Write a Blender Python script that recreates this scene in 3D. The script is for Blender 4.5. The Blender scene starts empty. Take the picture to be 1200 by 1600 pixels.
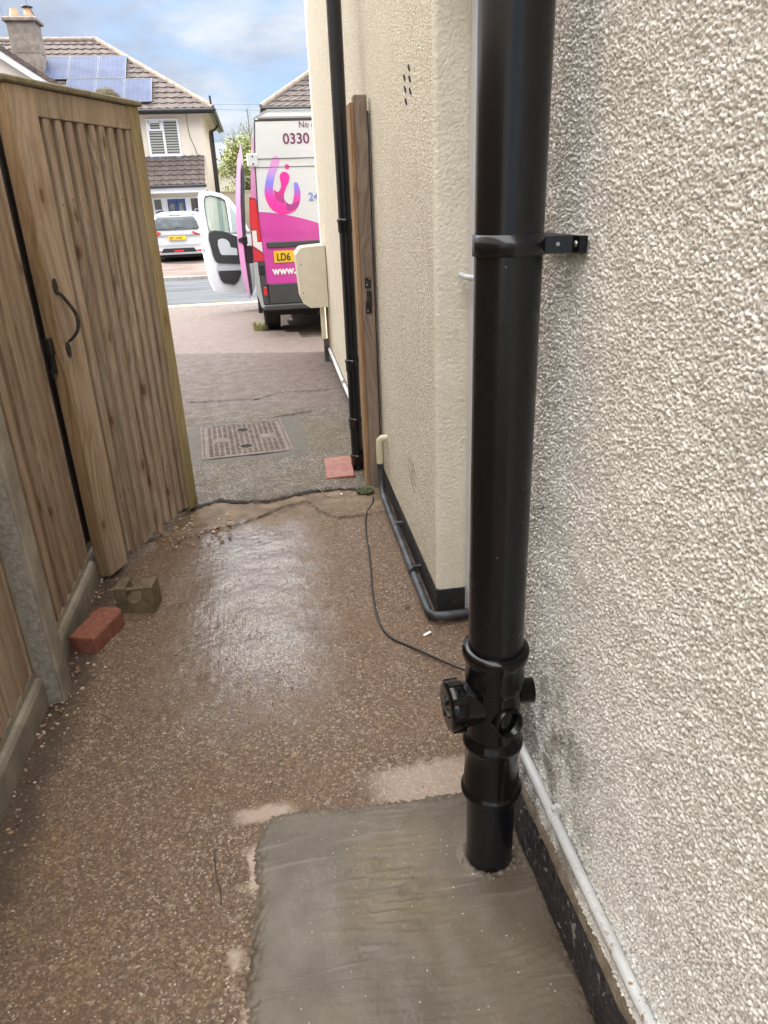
import bpy, math, random
import numpy as np
from mathutils import Vector, Matrix
random.seed(7); RNG = np.random.default_rng(11)
PI = math.pi
scene = bpy.context.scene
COL = scene.collection

# ------------------------------------------------------------------ camera
cam_data = bpy.data.cameras.new('camera')
cam = bpy.data.objects.new('camera', cam_data); COL.objects.link(cam)
cx = Vector((0.9852352, -0.16754733, -0.03520633)); cy = Vector((0.0986959, 0.38779462, 0.91644664)); cz = Vector((-0.13989537, -0.90639021, 0.39860515))
M = Matrix((cx, cy, cz)).transposed().to_4x4(); M.translation = Vector((0, 0, 1.42))
cam.matrix_world = M
cam_data.sensor_fit = 'VERTICAL'; cam_data.sensor_height = 32.0; cam_data.lens = 32.0 * 1109.0 / 1600.0
cam_data.clip_start = 0.02; cam_data.clip_end = 2000
scene.camera = cam

# ------------------------------------------------------------------ view, sun, sky
scene.view_settings.view_transform = 'Standard'; scene.view_settings.look = 'None'
scene.view_settings.gamma = 1.0; scene.view_settings.exposure = 1.32
SUN_EL = math.radians(36); SUN_AZ = math.atan2(-0.937, 0.35)
sdir = Vector((math.sin(SUN_AZ) * math.cos(SUN_EL), math.cos(SUN_AZ) * math.cos(SUN_EL), math.sin(SUN_EL)))
sl = bpy.data.lights.new('sun', 'SUN'); sl.energy = 3.0; sl.angle = math.radians(0.6); sl.color = (1.0, 0.95, 0.87)
so = bpy.data.objects.new('sun', sl); COL.objects.link(so)
so.rotation_euler = (-sdir).to_track_quat('-Z', 'Y').to_euler()

class S:
    """tiny wrapper that lets node sockets be combined like numbers"""
    def __init__(s, nt, k): s.nt, s.k = nt, k
    def _m(s, op, *a):
        n = s.nt.nodes.new('ShaderNodeMath'); n.operation = op
        for i, v in enumerate((s,) + a):
            if isinstance(v, S): s.nt.links.new(v.k, n.inputs[i])
            else: n.inputs[i].default_value = v
        return S(s.nt, n.outputs[0])
    def __add__(s, o): return s._m('ADD', o)
    def __radd__(s, o): return s._m('ADD', o)
    def __sub__(s, o): return s._m('SUBTRACT', o)
    def __rsub__(s, o): return (s * -1.0) + o
    def __mul__(s, o): return s._m('MULTIPLY', o)
    def __rmul__(s, o): return s._m('MULTIPLY', o)
    def pow(s, o): return s._m('POWER', o)
    def abs(s): return s._m('ABSOLUTE')
    def max(s, o): return s._m('MAXIMUM', o)
    def min(s, o): return s._m('MINIMUM', o)
    def sm(s, a, b, lo=0.0, hi=1.0):
        n = s.nt.nodes.new('ShaderNodeMapRange'); n.interpolation_type = 'SMOOTHSTEP'
        s.nt.links.new(s.k, n.inputs[0]); n.inputs[1].default_value = a; n.inputs[2].default_value = b
        if a > b:
            n.inputs[1].default_value = b; n.inputs[2].default_value = a; lo, hi = hi, lo
        n.inputs[3].default_value = lo; n.inputs[4].default_value = hi
        return S(s.nt, n.outputs[0])

class B:
    def __init__(s, nt): s.nt = nt
    def node(s, t, **kw):
        n = s.nt.nodes.new(t)
        for k, v in kw.items(): setattr(n, k, v)
        return n
    def link(s, a, b): s.nt.links.new(a.k if isinstance(a, S) else a, b)
    def pos(s): return s.node('ShaderNodeNewGeometry').outputs['Position']
    def obj(s): return s.node('ShaderNodeTexCoord').outputs['Object']
    def island(s): return S(s.nt, s.node('ShaderNodeNewGeometry').outputs['Random Per Island'])
    def attr(s, name): return S(s.nt, s.node('ShaderNodeAttribute', attribute_name=name).outputs['Fac'])
    def sep(s, v):
        n = s.node('ShaderNodeSeparateXYZ'); s.link(v, n.inputs[0]); return [S(s.nt, o) for o in n.outputs]
    def comb(s, x, y, z):
        n = s.node('ShaderNodeCombineXYZ')
        for i, v in enumerate((x, y, z)):
            if isinstance(v, S): s.link(v, n.inputs[i])
            else: n.inputs[i].default_value = v
        return n.outputs[0]
    def scale(s, v, sc, off=None):
        n = s.node('ShaderNodeMapping'); s.link(v, n.inputs[0]); n.inputs['Scale'].default_value = sc if isinstance(sc, tuple) else (sc,) * 3
        if off: n.inputs['Location'].default_value = off
        return n.outputs[0]
    def noise(s, v, sc, det=3, rough=.55, dist=0., off=None):
        if isinstance(sc, tuple): v = s.scale(v, sc, off); sc = 1
        n = s.node('ShaderNodeTexNoise'); s.link(v, n.inputs['Vector']); n.inputs['Scale'].default_value = sc
        n.inputs['Detail'].default_value = det; n.inputs['Roughness'].default_value = rough; n.inputs['Distortion'].default_value = dist
        return S(s.nt, n.outputs[0])
    def voro(s, v, sc, feature='F1', rnd=1.):
        if isinstance(sc, tuple): v = s.scale(v, sc); sc = 1
        n = s.node('ShaderNodeTexVoronoi', feature=feature); s.link(v, n.inputs['Vector']); n.inputs['Scale'].default_value = sc
        n.inputs['Randomness'].default_value = rnd
        return S(s.nt, n.outputs[0]), (n.outputs[1] if feature != 'DISTANCE_TO_EDGE' else None)
    def wave(s, v, sc, dist=0, det=2):
        n = s.node('ShaderNodeTexWave'); s.link(v, n.inputs['Vector']); n.inputs['Scale'].default_value = sc
        n.inputs['Distortion'].default_value = dist; n.inputs['Detail'].default_value = det
        return S(s.nt, n.outputs[1])
    def warp(s, v, sc, amt):
        n = s.node('ShaderNodeTexNoise'); s.link(v, n.inputs['Vector']); n.inputs['Scale'].default_value = sc
        a = s.node('ShaderNodeVectorMath', operation='SUBTRACT'); s.link(n.outputs[1], a.inputs[0]); a.inputs[1].default_value = (.5, .5, .5)
        m = s.node('ShaderNodeVectorMath', operation='SCALE'); s.link(a.outputs[0], m.inputs[0]); m.inputs['Scale'].default_value = amt
        ad = s.node('ShaderNodeVectorMath', operation='ADD'); s.link(v, ad.inputs[0]); s.link(m.outputs[0], ad.inputs[1])
        return ad.outputs[0]
    def mix(s, f, a, b, mode='MIX'):
        n = s.node('ShaderNodeMix', data_type='RGBA', blend_type=mode)
        if isinstance(f, S): s.link(f, n.inputs[0])
        else: n.inputs[0].default_value = f
        for v, i in ((a, 6), (b, 7)):
            if isinstance(v, tuple): n.inputs[i].default_value = v + (1.,) if len(v) == 3 else v
            else: s.link(v, n.inputs[i])
        return n.outputs[2]
    def ramp(s, f, stops):
        n = s.node('ShaderNodeValToRGB'); s.link(f, n.inputs[0]); cr = n.color_ramp
        while len(cr.elements) < len(stops): cr.elements.new(.5)
        for e, (p, c) in zip(cr.elements, stops): e.position = p; e.color = c + (1.,)
        return n.outputs[0]
    def bump(s, h, strength=1., dist=.002, prev=None):
        n = s.node('ShaderNodeBump'); s.link(h, n.inputs['Height']); n.inputs['Strength'].default_value = strength; n.inputs['Distance'].default_value = dist
        if prev is not None: s.link(prev, n.inputs['Normal'])
        return n.outputs[0]

def mat(name, fn=None, color=None, rough=.6, metal=0., spec=.5, coat=0., trans=0., alpha=1.):
    m = bpy.data.materials.new(name); m.use_nodes = True
    nt = m.node_tree; p = nt.nodes['Principled BSDF']
    p.inputs['Roughness'].default_value = rough; p.inputs['Metallic'].default_value = metal
    p.inputs['Specular IOR Level'].default_value = spec; p.inputs['Coat Weight'].default_value = coat
    p.inputs['Coat Roughness'].default_value = .08; p.inputs['Transmission Weight'].default_value = trans; p.inputs['Alpha'].default_value = alpha
    if color: p.inputs['Base Color'].default_value = color + (1.,)
    if fn:
        b = B(nt); r = fn(b)
        for k, inp in (('color', 'Base Color'), ('rough', 'Roughness'), ('normal', 'Normal'), ('metal', 'Metallic'), ('spec', 'Specular IOR Level')):
            if k in r:
                if isinstance(r[k], tuple): p.inputs[inp].default_value = r[k] + (1.,)
                elif isinstance(r[k], float): p.inputs[inp].default_value = r[k]
                else: b.link(r[k], p.inputs[inp])
    return m

# world: Nishita sky with procedural clouds
w = bpy.data.worlds.new('World'); scene.world = w; w.use_nodes = True
nt = w.node_tree; nt.nodes.clear(); b = B(nt)
out = b.node('ShaderNodeOutputWorld'); bg = b.node('ShaderNodeBackground'); nt.links.new(bg.outputs[0], out.inputs[0])
sky = b.node('ShaderNodeTexSky', sky_type='NISHITA'); sky.sun_disc = False; sky.sun_elevation = SUN_EL; sky.sun_rotation = SUN_AZ
sky.air_density = 1.2; sky.dust_density = 1.0; sky.ozone_density = 1.5
gen = b.node('ShaderNodeTexCoord').outputs['Generated']
X, Y, Z = b.sep(gen)
zz = Z.max(0.0) + .22
inv = zz.pow(-1.0)
pl = b.comb(X * inv, Y * inv, 0.3)
c1 = b.noise(pl, 1.35, 6, .58, .5)
c2 = b.noise(pl, 3.6, 5, .6, .3)
cov = (c1 * .72 + c2 * .28).sm(.36, .56)
shade = b.noise(pl, 2.1, 4, .55, .2).sm(.35, .68)
ccol = b.mix(shade, (1.75, 2.0, 2.5), (3.1, 3.25, 3.45))
skyc = b.mix(.75, sky.outputs[0], (1.2, 1.75, 2.9))
lift = Z.sm(.27, .62)                                  # sky overhead, out of frame, brightened as added fill for the shaded alley
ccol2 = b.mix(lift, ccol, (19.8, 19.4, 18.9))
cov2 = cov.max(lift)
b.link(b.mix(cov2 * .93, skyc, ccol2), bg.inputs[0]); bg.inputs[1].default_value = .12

# ------------------------------------------------------------------ mesh helpers
class MB:
    def __init__(s): s.v = []; s.f = []; s.m = []; s.sm = []
    def add(s, vs, fs, mi=0, smooth=False, T=None):
        o = len(s.v)
        if T is not None: vs = [T @ Vector(q) for q in vs]
        s.v += [tuple(q) for q in vs]
        for f in fs: s.f.append(tuple(i + o for i in f)); s.m.append(mi); s.sm.append(smooth)
        return s
    def box(s, x0, x1, y0, y1, z0, z1, mi=0, T=None, bev=0.):
        if bev <= 0:
            vs = [(x0,y0,z0),(x1,y0,z0),(x1,y1,z0),(x0,y1,z0),(x0,y0,z1),(x1,y0,z1),(x1,y1,z1),(x0,y1,z1)]
            return s.add(vs, [(0,3,2,1),(4,5,6,7),(0,1,5,4),(1,2,6,5),(2,3,7,6),(3,0,4,7)], mi, False, T)
        e = min(bev, (x1-x0)/2.01, (y1-y0)/2.01, (z1-z0)/2.01); vs = []; 
        # 24-vertex chamfered box
        idx = {}
        for sx in (0, 1):
            for sy in (0, 1):
                for sz in (0, 1):
                    X, Y, Z = (x0, x1)[sx], (y0, y1)[sy], (z0, z1)[sz]
                    ex, ey, ez = (e, -e)[sx], (e, -e)[sy], (e, -e)[sz]
                    idx[sx,sy,sz,'x'] = len(vs); vs.append((X, Y+ey, Z+ez))
                    idx[sx,sy,sz,'y'] = len(vs); vs.append((X+ex, Y, Z+ez))
                    idx[sx,sy,sz,'z'] = len(vs); vs.append((X+ex, Y+ey, Z))
        fs = []
        for q in (0, 1):
            fs.append([idx[q,a,c,'x'] for a, c in ((0,0),(1,0),(1,1),(0,1))]); fs.append([idx[a,q,c,'y'] for a, c in ((0,0),(1,0),(1,1),(0,1))]); fs.append([idx[a,c,q,'z'] for a, c in ((0,0),(1,0),(1,1),(0,1))])
        for a in (0, 1):
            for c in (0, 1):
                fs.append([idx[a,c,0,'x'], idx[a,c,1,'x'], idx[a,c,1,'y'], idx[a,c,0,'y']])
                fs.append([idx[a,0,c,'x'], idx[a,1,c,'x'], idx[a,1,c,'z'], idx[a,0,c,'z']])
                fs.append([idx[0,a,c,'y'], idx[1,a,c,'y'], idx[1,a,c,'z'], idx[0,a,c,'z']])
                for d in (0, 1): fs.append([idx[a,c,d,'x'], idx[a,c,d,'y'], idx[a,c,d,'z']]) if True else None
        # orient outward
        cen = Vector(((x0+x1)/2, (y0+y1)/2, (z0+z1)/2)); ff = []
        for f in fs:
            p = [Vector(vs[i]) for i in f]; n = (p[1]-p[0]).cross(p[2]-p[0]); c = sum(p, Vector())/len(p)
            ff.append(tuple(f) if n.dot(c-cen) > 0 else tuple(reversed(f)))
        return s.add(vs, ff, mi, False, T)
    def rings(s, rings, mi=0, smooth=True, closed=True, caps=True, T=None):
        n = len(rings[0]); vs = [q for r in rings for q in r]; fs = []
        for i in range(len(rings)-1):
            for j in range(n if closed else n-1):
                k = (j+1) % n; fs.append((i*n+j, i*n+k, (i+1)*n+k, (i+1)*n+j))
        s.add(vs, fs, mi, smooth, T)
        if caps:
            s.add(rings[0], [tuple(reversed(range(n)))], mi, False, T); s.add(rings[-1], [tuple(range(n))], mi, False, T)
        return s
    def lathe(s, prof, org=(0,0,0), axis=(0,0,1), n=32, mi=0, smooth=True, caps=True, T=None):
        """prof: (distance along axis, radius)"""
        a = Vector(axis).normalized(); u = a.orthogonal().normalized(); w_ = a.cross(u); o = Vector(org); rs = []
        for t, r in prof: rs.append([o + a*t + (u*math.cos(2*PI*k/n) + w_*math.sin(2*PI*k/n))*r for k in range(n)])
        return s.rings(rs, mi, smooth, True, caps, T)
    def tube(s, pts, r, n=12, mi=0, smooth=True, caps=True, T=None):
        P = [Vector(p) for p in pts]; rs = []; u = None
        for i, p in enumerate(P):
            t = (P[min(i+1, len(P)-1)] - P[max(i-1, 0)]).normalized()
            if u is None: u = t.orthogonal().normalized()
            u = (u - t*u.dot(t)).normalized(); w_ = t.cross(u)
            rr = r[i] if isinstance(r, (list, tuple)) else r
            rs.append([p + (u*math.cos(2*PI*k/n) + w_*math.sin(2*PI*k/n))*rr for k in range(n)])
        return s.rings(rs, mi, smooth, True, caps, T)
    def prism(s, poly, ext, mi=0, T=None, f3=None, smooth=False):
        """poly: list of 3-D points (convex or concave, planar); ext: extrusion vector"""
        P = [Vector(p) for p in poly]; e = Vector(ext); n = len(P)
        nr = Vector()
        for i in range(n): nr += P[i].cross(P[(i+1) % n])
        if nr.dot(e) > 0: P.reverse()
        vs = P + [p + e for p in P]
        fs = [tuple(range(n)), tuple(reversed(range(n, 2*n)))]
        for i in range(n): j = (i+1) % n; fs.append((j, i, i+n, j+n))
        return s.add(vs, fs, mi, smooth, T)
    def build(s, name, mats, parent=None, world=True):
        me = bpy.data.meshes.new(name); off = Vector(parent.location) if (parent is not None and world) else Vector()
        me.from_pydata([tuple(Vector(q) - off) for q in s.v], [], s.f)
        if not isinstance(mats, (list, tuple)): mats = [mats]
        for m in mats: me.materials.append(m)
        me.polygons.foreach_set('material_index', s.m); me.polygons.foreach_set('use_smooth', s.sm); me.update()
        o = bpy.data.objects.new(name, me); COL.objects.link(o)
        if parent is not None: o.parent = parent
        return o

def tag(o, label=None, cat=None, group=None, kind=None):
    for k, v in (('label', label), ('category', cat), ('group', group), ('kind', kind)):
        if v: o[k] = v
    return o
def empty(name, loc, label, cat, group=None, rot=(0, 0, 0)):
    o = bpy.data.objects.new(name, None); COL.objects.link(o); o.location = loc; o.rotation_euler = rot; o.empty_display_size = .1
    return tag(o, label, cat, group)
def copy_tree(o, parent=None):
    c = o.copy(); COL.objects.link(c)
    if parent is not None: c.parent = parent
    for ch in list(o.children): copy_tree(ch, c)
    return c
def bandnoise(ny, nx, dy, dx, lam, width=.45, seed=0):
    """band-limited noise on a grid: features about lam metres across"""
    r = np.random.default_rng(seed).standard_normal((ny, nx)); f = np.fft.rfft2(r)
    ky = np.fft.fftfreq(ny, dy)[:, None]; kx = np.fft.rfftfreq(nx, dx)[None, :]; k = np.sqrt(kx**2 + ky**2) + 1e-9
    f *= np.exp(-(np.log(k*lam)/width)**2 / 2); h = np.fft.irfft2(f, (ny, nx)); return h / h.std()
def grid_mesh(name, Pts, mats, parent=None, cav=None, mask=None, smooth=True):
    ny, nx = Pts.shape[:2]; off = np.array(parent.location) if parent is not None else np.zeros(3)
    me = bpy.data.meshes.new(name); V = (Pts.reshape(-1, 3) - off)
    ii = np.arange(ny*nx).reshape(ny, nx); F = np.stack([ii[:-1,:-1], ii[:-1,1:], ii[1:,1:], ii[1:,:-1]], -1).reshape(-1, 4)
    if mask is not None: F = F[mask[:ny-1, :nx-1].reshape(-1)]
    me.vertices.add(len(V)); me.vertices.foreach_set('co', V.ravel().astype(np.float32))
    me.loops.add(F.size); me.loops.foreach_set('vertex_index', F.ravel().astype(np.int32))
    me.polygons.add(len(F)); me.polygons.foreach_set('loop_start', np.arange(0, F.size, 4, dtype=np.int32))
    me.update(calc_edges=True); me.polygons.foreach_set('use_smooth', np.full(len(F), smooth))
    me.materials.append(mats)
    if cav is not None:
        a = me.attributes.new('cav', 'FLOAT', 'POINT'); a.data.foreach_set('value', cav.ravel().astype(np.float32))
    o = bpy.data.objects.new(name, me); COL.objects.link(o)
    if parent is not None: o.parent = parent
    return o
def terr(y):
    """ground height along the alley, driveway and street"""
    if y <= 7.3: return 0.
    if y <= 14.9: return -.0395*(y-7.3)
    if y <= 20.9: return -.30 + .02*math.sin((y-14.9)/6*PI)
    return -.30 + min((y-20.9)*.055, .28)

# ------------------------------------------------------------------ materials
def f_path(b):
    p = b.pos(); X, Y, Z = b.sep(p); wp = b.warp(p, 60, .006)
    d, c = b.voro(wp, 205.); r, g, bl = b.sep(c)
    d2, c2_ = b.voro(wp, 105.); r2, g2, _ = b.sep(c2_)
    base = b.ramp((r + .04), [(0, (.038,.020,.012)), (.22, (.082,.041,.022)), (.45, (.132,.070,.040)), (.66, (.19,.108,.066)), (.84, (.27,.178,.112)), (.97, (.38,.285,.195)), (1, (.60,.51,.41))])
    base = b.mix(r2.sm(.93, .96) * .75, base, b.ramp(g2, [(0, (.30,.19,.10)), (.5, (.5,.38,.26)), (1, (.6,.55,.47))]))
    big = b.noise(p, 1.7, 4, .6); med = b.noise(p, 7., 4, .6)
    base = b.mix(med.sm(.45, .70) * .30, base, (.15,.105,.08))
    base = b.mix(b.noise(p, 2.6, 4, .6, 0, None).sm(.35, .65) * .50, base, b.mix(r, (.11,.058,.024), (.30,.175,.085)))
    edge = d.sm(.28, .62)
    base = b.mix(edge * .40, base, (.062,.043,.032)); base = b.mix(.34, base, (.165,.125,.098))
    # dark damp dirt along the fence, broken cement strip in front of the driveway step, cement smears round the fresh mortar
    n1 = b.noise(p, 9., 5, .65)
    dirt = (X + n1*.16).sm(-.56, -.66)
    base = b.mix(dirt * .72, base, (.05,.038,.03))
    cem = (Y + n1*.12 - X*.10).sm(3.30, 3.33)
    base = b.mix(cem * .85, base, b.mix(n1.sm(.35, .7), (.12,.085,.055), (.26,.19,.125)))
    n2 = b.noise(p, 16., 4, .65)
    sx = (X + .165 + n2*.10 - .05).abs().sm(.045, .012) * (Y + n1*.3).sm(1.60, 1.45) * b.noise(p, 5.5, 3, .6).sm(.50, .60)
    sy = (Y - 1.40 - n2*.13 + .04).sm(.085, .035) * (Y - 1.2).sm(0, .02) * (X - .22 + n1*.12).sm(-.06, .08)
    sm_ = sx.max(sy * .75).max(((X+.12).abs().sm(.10, .04)) * ((Y-1.40 + n2*.05 - .02).abs().sm(.04, .012)) * .9)
    base = b.mix(sm_ * .75, base, (.47,.38,.31))
    wet = (X*X*.9 + .05).max(.0)
    wx = (X + .16 + (n1-.5)*.35).abs().sm(.40, .10) * (Y + (n1-.5)*.5).sm(1.5, 2.2) * (Y+(n1-.5)*.3).sm(3.32, 3.1)
    rough = b.noise(p, 40., 3, .6).sm(.2, .8, .45, .75)
    rg = wx * -.58 + rough
    h = (d * -1.0).sm(-.6, -.05) * .8 + b.noise(p, 260., 3, .6) * .35 + r * .35
    bn = b.bump(h * (1.0 - wx * .55), .75, .0020); bn = b.bump(b.noise(p, 22., 4, .6) * .6 + b.noise(p, (55., 2.2, 1.), 3, .55) * .5, .5, .007, bn)
    # cracks at the front of the driveway step
    base = b.mix(wx * .35, base, (.06,.04,.032)); return dict(color=base, rough=rg.max(.10), normal=bn, spec=wx * .75 + .25)
M_path = mat('exposed_aggregate_concrete', f_path)
def f_mortar(b):
    p = b.pos(); X, Y, Z = b.sep(p)
    n = b.noise(p, 4.5, 5, .6); n2 = b.noise(p, 30., 4, .6); fine = b.noise(p, 300., 3, .7)
    st = b.noise(b.warp(p, 3., .05), (3.5, 62., 1.), 3, .55, .2); band = b.noise(p, (2., 5., 1.), 3, .5).sm(.45, .62)
    base = b.mix(n.sm(.3, .7), (.092,.073,.053), (.138,.112,.084))
    br = (X - .17).abs().sm(.16, .05) * (Y - 1.13).abs().sm(.17, .06)
    base = b.mix(br * n2.sm(.3, .6) * .45, base, (.20,.155,.085))
    base = b.mix(st.sm(.55, .72) * band * .30, base, (.29,.26,.22))
    sp, _ = b.voro(b.warp(p, 30, .02), 62.); sp = sp.sm(.13, .09)
    base = b.mix(sp * n2.sm(.5, .6) * .8, base, (.55,.5,.43))
    wet = (X + .01 + (n-.5)*.3).abs().sm(.16, .02) * (Y - 1.08 + (n2-.5)*.2).abs().sm(.22, .05)
    rough = n2.sm(.3, .7, .34, .48) - wet * .10
    bn = b.bump(st.sm(.35, .65) * band, .35, .003); bn = b.bump(fine, .35, .0012, bn); bn = b.bump(n2, .4, .004, bn)
    return dict(color=base, rough=rough, normal=bn, spec=.38)
M_mortar = mat('fresh_mortar', f_mortar)
def f_drive(b):
    p = b.pos(); X, Y, Z = b.sep(p)
    d, c = b.voro(p, 120.); r, g, bl = b.sep(c)
    n1 = b.noise(p, 2.2, 5, .62); n2 = b.noise(p, 9., 4, .6); n3 = b.noise(p, 45., 4, .65)
    cem = b.ramp(r, [(0, (.045,.037,.027)), (.5, (.092,.076,.056)), (.85, (.145,.12,.092)), (1, (.28,.24,.19))])
    pink = b.ramp(r, [(0, (.065,.046,.040)), (.5, (.108,.081,.072)), (.85, (.15,.116,.104)), (1, (.24,.20,.18))])
    t = (Y + (n1-.5)*.9).sm(4.95, 5.7)
    base = b.mix(t, cem, pink)
    base = b.mix(n2.sm(.45, .7) * .4, base, (.10,.08,.06))
    moss = ((X - .42 + n2*.25).abs().sm(.34, .05)) * ((Y - 4.55).abs().sm(.5, .1)).max((X - .18 + n2*.2).abs().sm(.2, .05) * (Y - 3.78).abs().sm(.16, .03))
    base = b.mix(moss * n3.sm(.45, .6) * .75, base, (.085,.078,.022))
    mh = ((X + .20).abs().sm(.42, .37)) * ((Y - 4.62).abs().sm(.47, .43))
    base = b.mix(mh * .65, base, b.mix(n2.sm(.4, .6), (.055,.052,.050), (.10,.095,.088)))
    sm_ = (X - .30 + n2*.3).abs().sm(.32, .05) * (Y - 7.05 + n1*.4 - .2).abs().sm(.45, .05)
    base = b.mix(sm_ * n3.sm(.4, .6) * .7, base, (.10,.07,.04))
    h = b.noise(p, 180., 3, .65) * .6 + (d * -1.).sm(-.6, 0) * .5
    bn = b.bump(h, .55, .0025); bn = b.bump(n2, .5, .012, bn)
    return dict(color=base, rough=n2.sm(.3, .7, .55, .8), normal=bn)
M_drive = mat('weathered_driveway', f_drive)
def f_crack(b): return dict(color=(.02,.017,.013), rough=.95)
M_crack = mat('crack_dirt', f_crack)
def f_asph(b):
    p = b.pos(); n = b.noise(p, 60., 3, .7); n1 = b.noise(p, (.5, 2.5, 1.), 5, .6)
    c = b.mix(n1.sm(.35, .65), (.055,.062,.072), (.10,.108,.12)); c = b.mix(n.sm(.4, .7) * .4, c, (.15,.155,.165))
    return dict(color=c, spec=.2, rough=.95, normal=b.bump(n, .5, .004))
M_asph = mat('asphalt', f_asph)
def f_pave(b):
    p = b.pos(); n = b.noise(p, 40., 3, .7); n1 = b.noise(p, (.8, 2.2, 1.), 5, .6)
    c = b.mix(n1.sm(.35, .65), (.11,.085,.08), (.20,.155,.14)); return dict(color=b.mix(n.sm(.4, .7) * .3, c, (.24,.20,.18)), rough=.9, spec=.2)
M_pave = mat('pinkish_paving', f_pave)
M_kerb = mat('kerb_stone', lambda b: dict(color=b.mix(b.noise(b.pos(), 12., 4).sm(.3, .7), (.24,.225,.21), (.36,.34,.32)), rough=.8))
M_yel = mat('worn_yellow_paint', lambda b: dict(color=b.mix(b.noise(b.pos(), 30., 4, .7).sm(.5, .62), (.62,.50,.16), (.30,.26,.20)), rough=.7))
M_soil = mat('soil_and_turf', lambda b: dict(color=b.mix(b.noise(b.pos(), 3., 5).sm(.35, .65), (.07,.09,.03), (.12,.10,.06)), rough=.95))
def f_near(b):
    p = b.pos(); X, Y, Z = b.sep(p); cav = b.attr('cav')
    n = b.noise(p, 5., 5, .6); n2 = b.noise(p, 120., 3, .6); n3 = b.noise(p, 1.8, 4, .6)
    c = b.mix(n.sm(.35, .65), (.85,.835,.78), (.915,.90,.85))
    c = b.mix(n3.sm(.5, .75) * .15, c, (.70,.69,.67))
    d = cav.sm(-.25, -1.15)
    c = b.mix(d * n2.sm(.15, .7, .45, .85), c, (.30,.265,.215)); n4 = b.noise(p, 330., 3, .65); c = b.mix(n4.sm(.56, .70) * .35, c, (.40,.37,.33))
    # brown grime next to the pipe and damp grey stains low down
    g = (Y + (n-.5)*.25).sm(1.12, 1.30); c = b.mix(g * cav.sm(.9, -.8) * .5, c, (.15,.11,.07))
    st = (Z + (n-.5)*.3).sm(.62, .40) * (Y + (n-.5)*.3).sm(.80, 1.0)
    c = b.mix(st * b.noise(p, 9., 5, .7).sm(.40, .62) * .75, c, (.17,.15,.12))
    return dict(color=c, rough=.82, normal=b.bump(b.noise(p, 420., 3, .65), .45, .0012), spec=.35)
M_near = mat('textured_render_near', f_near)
def f_peb(b):
    p = b.pos(); X, Y, Z = b.sep(p)
    d, c = b.voro(b.warp(p, 60, .008), 125.); r, g, _ = b.sep(c)
    n = b.noise(p, 3.2, 5, .6); n2 = b.noise(p, 240., 3, .7)
    base = b.mix(r.sm(0, 1), (.84,.785,.64), (.95,.91,.79))
    pit = d.sm(.36, .58)
    base = b.mix(pit * .58, base, (.38,.32,.225))
    base = b.mix(n.sm(.5, .75) * .2, base, (.45,.40,.31))
    low = (Z + (n-.5)*.3).sm(.35, .08); base = b.mix(low * .25, base, (.50,.41,.27))
    bn = b.bump((d * -1.).sm(-.65, -.05) + n2 * .25, .7, .005)
    return dict(color=base, rough=.85, normal=bn, spec=.3)
M_peb = mat('pebbledash_render', f_peb)
def f_ret(b):
    p = b.pos(); cav = b.attr('cav'); n = b.noise(p, 4., 5, .6)
    c = b.mix(n.sm(.35, .65), (.82,.765,.63), (.90,.85,.73)); c = b.mix(cav.sm(-.3, -1.2) * .45, c, (.42,.37,.28))
    return dict(color=c, rough=.8, normal=b.bump(b.noise(p, 260., 3, .6), .3, .001), spec=.3)
M_ret = mat('roughcast_reveal', f_ret)
def f_cream(b):
    p = b.pos(); n = b.noise(p, 1.5, 5, .6); return dict(color=b.mix(n.sm(.3, .7), (.74,.68,.54), (.82,.76,.62)), rough=.85, normal=b.bump(b.noise(p, 90., 3, .6), .3, .004))
M_cream = mat('cream_render', f_cream)
def f_bit(b):
    p = b.pos(); n = b.noise(p, 28., 5, .7); n2 = b.noise(p, 70., 4, .7)
    c = b.mix(n2.sm(.3, .7), (.014,.013,.015), (.045,.042,.046)); c = b.mix((n * .6 + n2 * .4).sm(.555, .60) * .75, c, (.36,.34,.32))
    X, Y, Z = b.sep(p); c = b.mix(((Y-2.0).sm(0, .05)) * .85, c, (.014,.014,.015))
    return dict(color=c, rough=n2.sm(.3, .7, .42, .75), normal=b.bump(n * .6 + n2 * .5, .9, .012))
M_bit = mat('bitumen_paint', f_bit)
M_ledge = mat('bare_cement_ledge', lambda b: dict(color=b.mix(b.noise(b.pos(), 30., 5, .7).sm(.3, .7), (.17,.13,.09), (.33,.27,.20)), rough=.9, normal=b.bump(b.noise(b.pos(), 60., 4, .7), .8, .006)))
def f_bpvc(b):
    p = b.pos(); sc, _ = b.voro(b.scale(b.warp(p, 6, .1), (60., 60., 16.)), 1.); n = b.noise(p, 7., 4, .6)
    dust, dc = b.voro(p, 42.); dr, _, _ = b.sep(dc); d = dust.sm(.075, .05) * dr.sm(.72, .8); scf = b.noise(b.warp(p, 5., .08), (90., 90., 7.), 3, .6).sm(.69, .72) * b.noise(p, 4.5, 2, .5).sm(.55, .62); d = d.max(scf * .7)
    c = b.mix(d * .6, (.0045,.0055,.008), (.22,.23,.24))
    return dict(color=c, rough=n.sm(.3, .7, .20, .30), normal=b.bump(b.noise(p, (9., 9., 2.), 3, .5), .08, .004), spec=.5)
M_bpvc = mat('black_pvc', f_bpvc)
def f_fit(b):
    p = b.pos(); n = b.noise(p, 20., 4, .6); return dict(color=(.0035,.0035,.004), rough=n.sm(.3, .7, .10, .20), spec=.45)
M_fit = mat('black_gloss_fitting', f_fit)
def f_bpaint(b):
    p = b.pos(); n = b.noise(p, (30., 30., 5.), 4, .7); c = b.mix(n.sm(.70, .74) * .7, (.008,.009,.012), (.25,.26,.28))
    return dict(color=c, rough=.22, spec=.5)
M_bpaint = mat('black_gloss_downpipe', f_bpaint)
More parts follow.
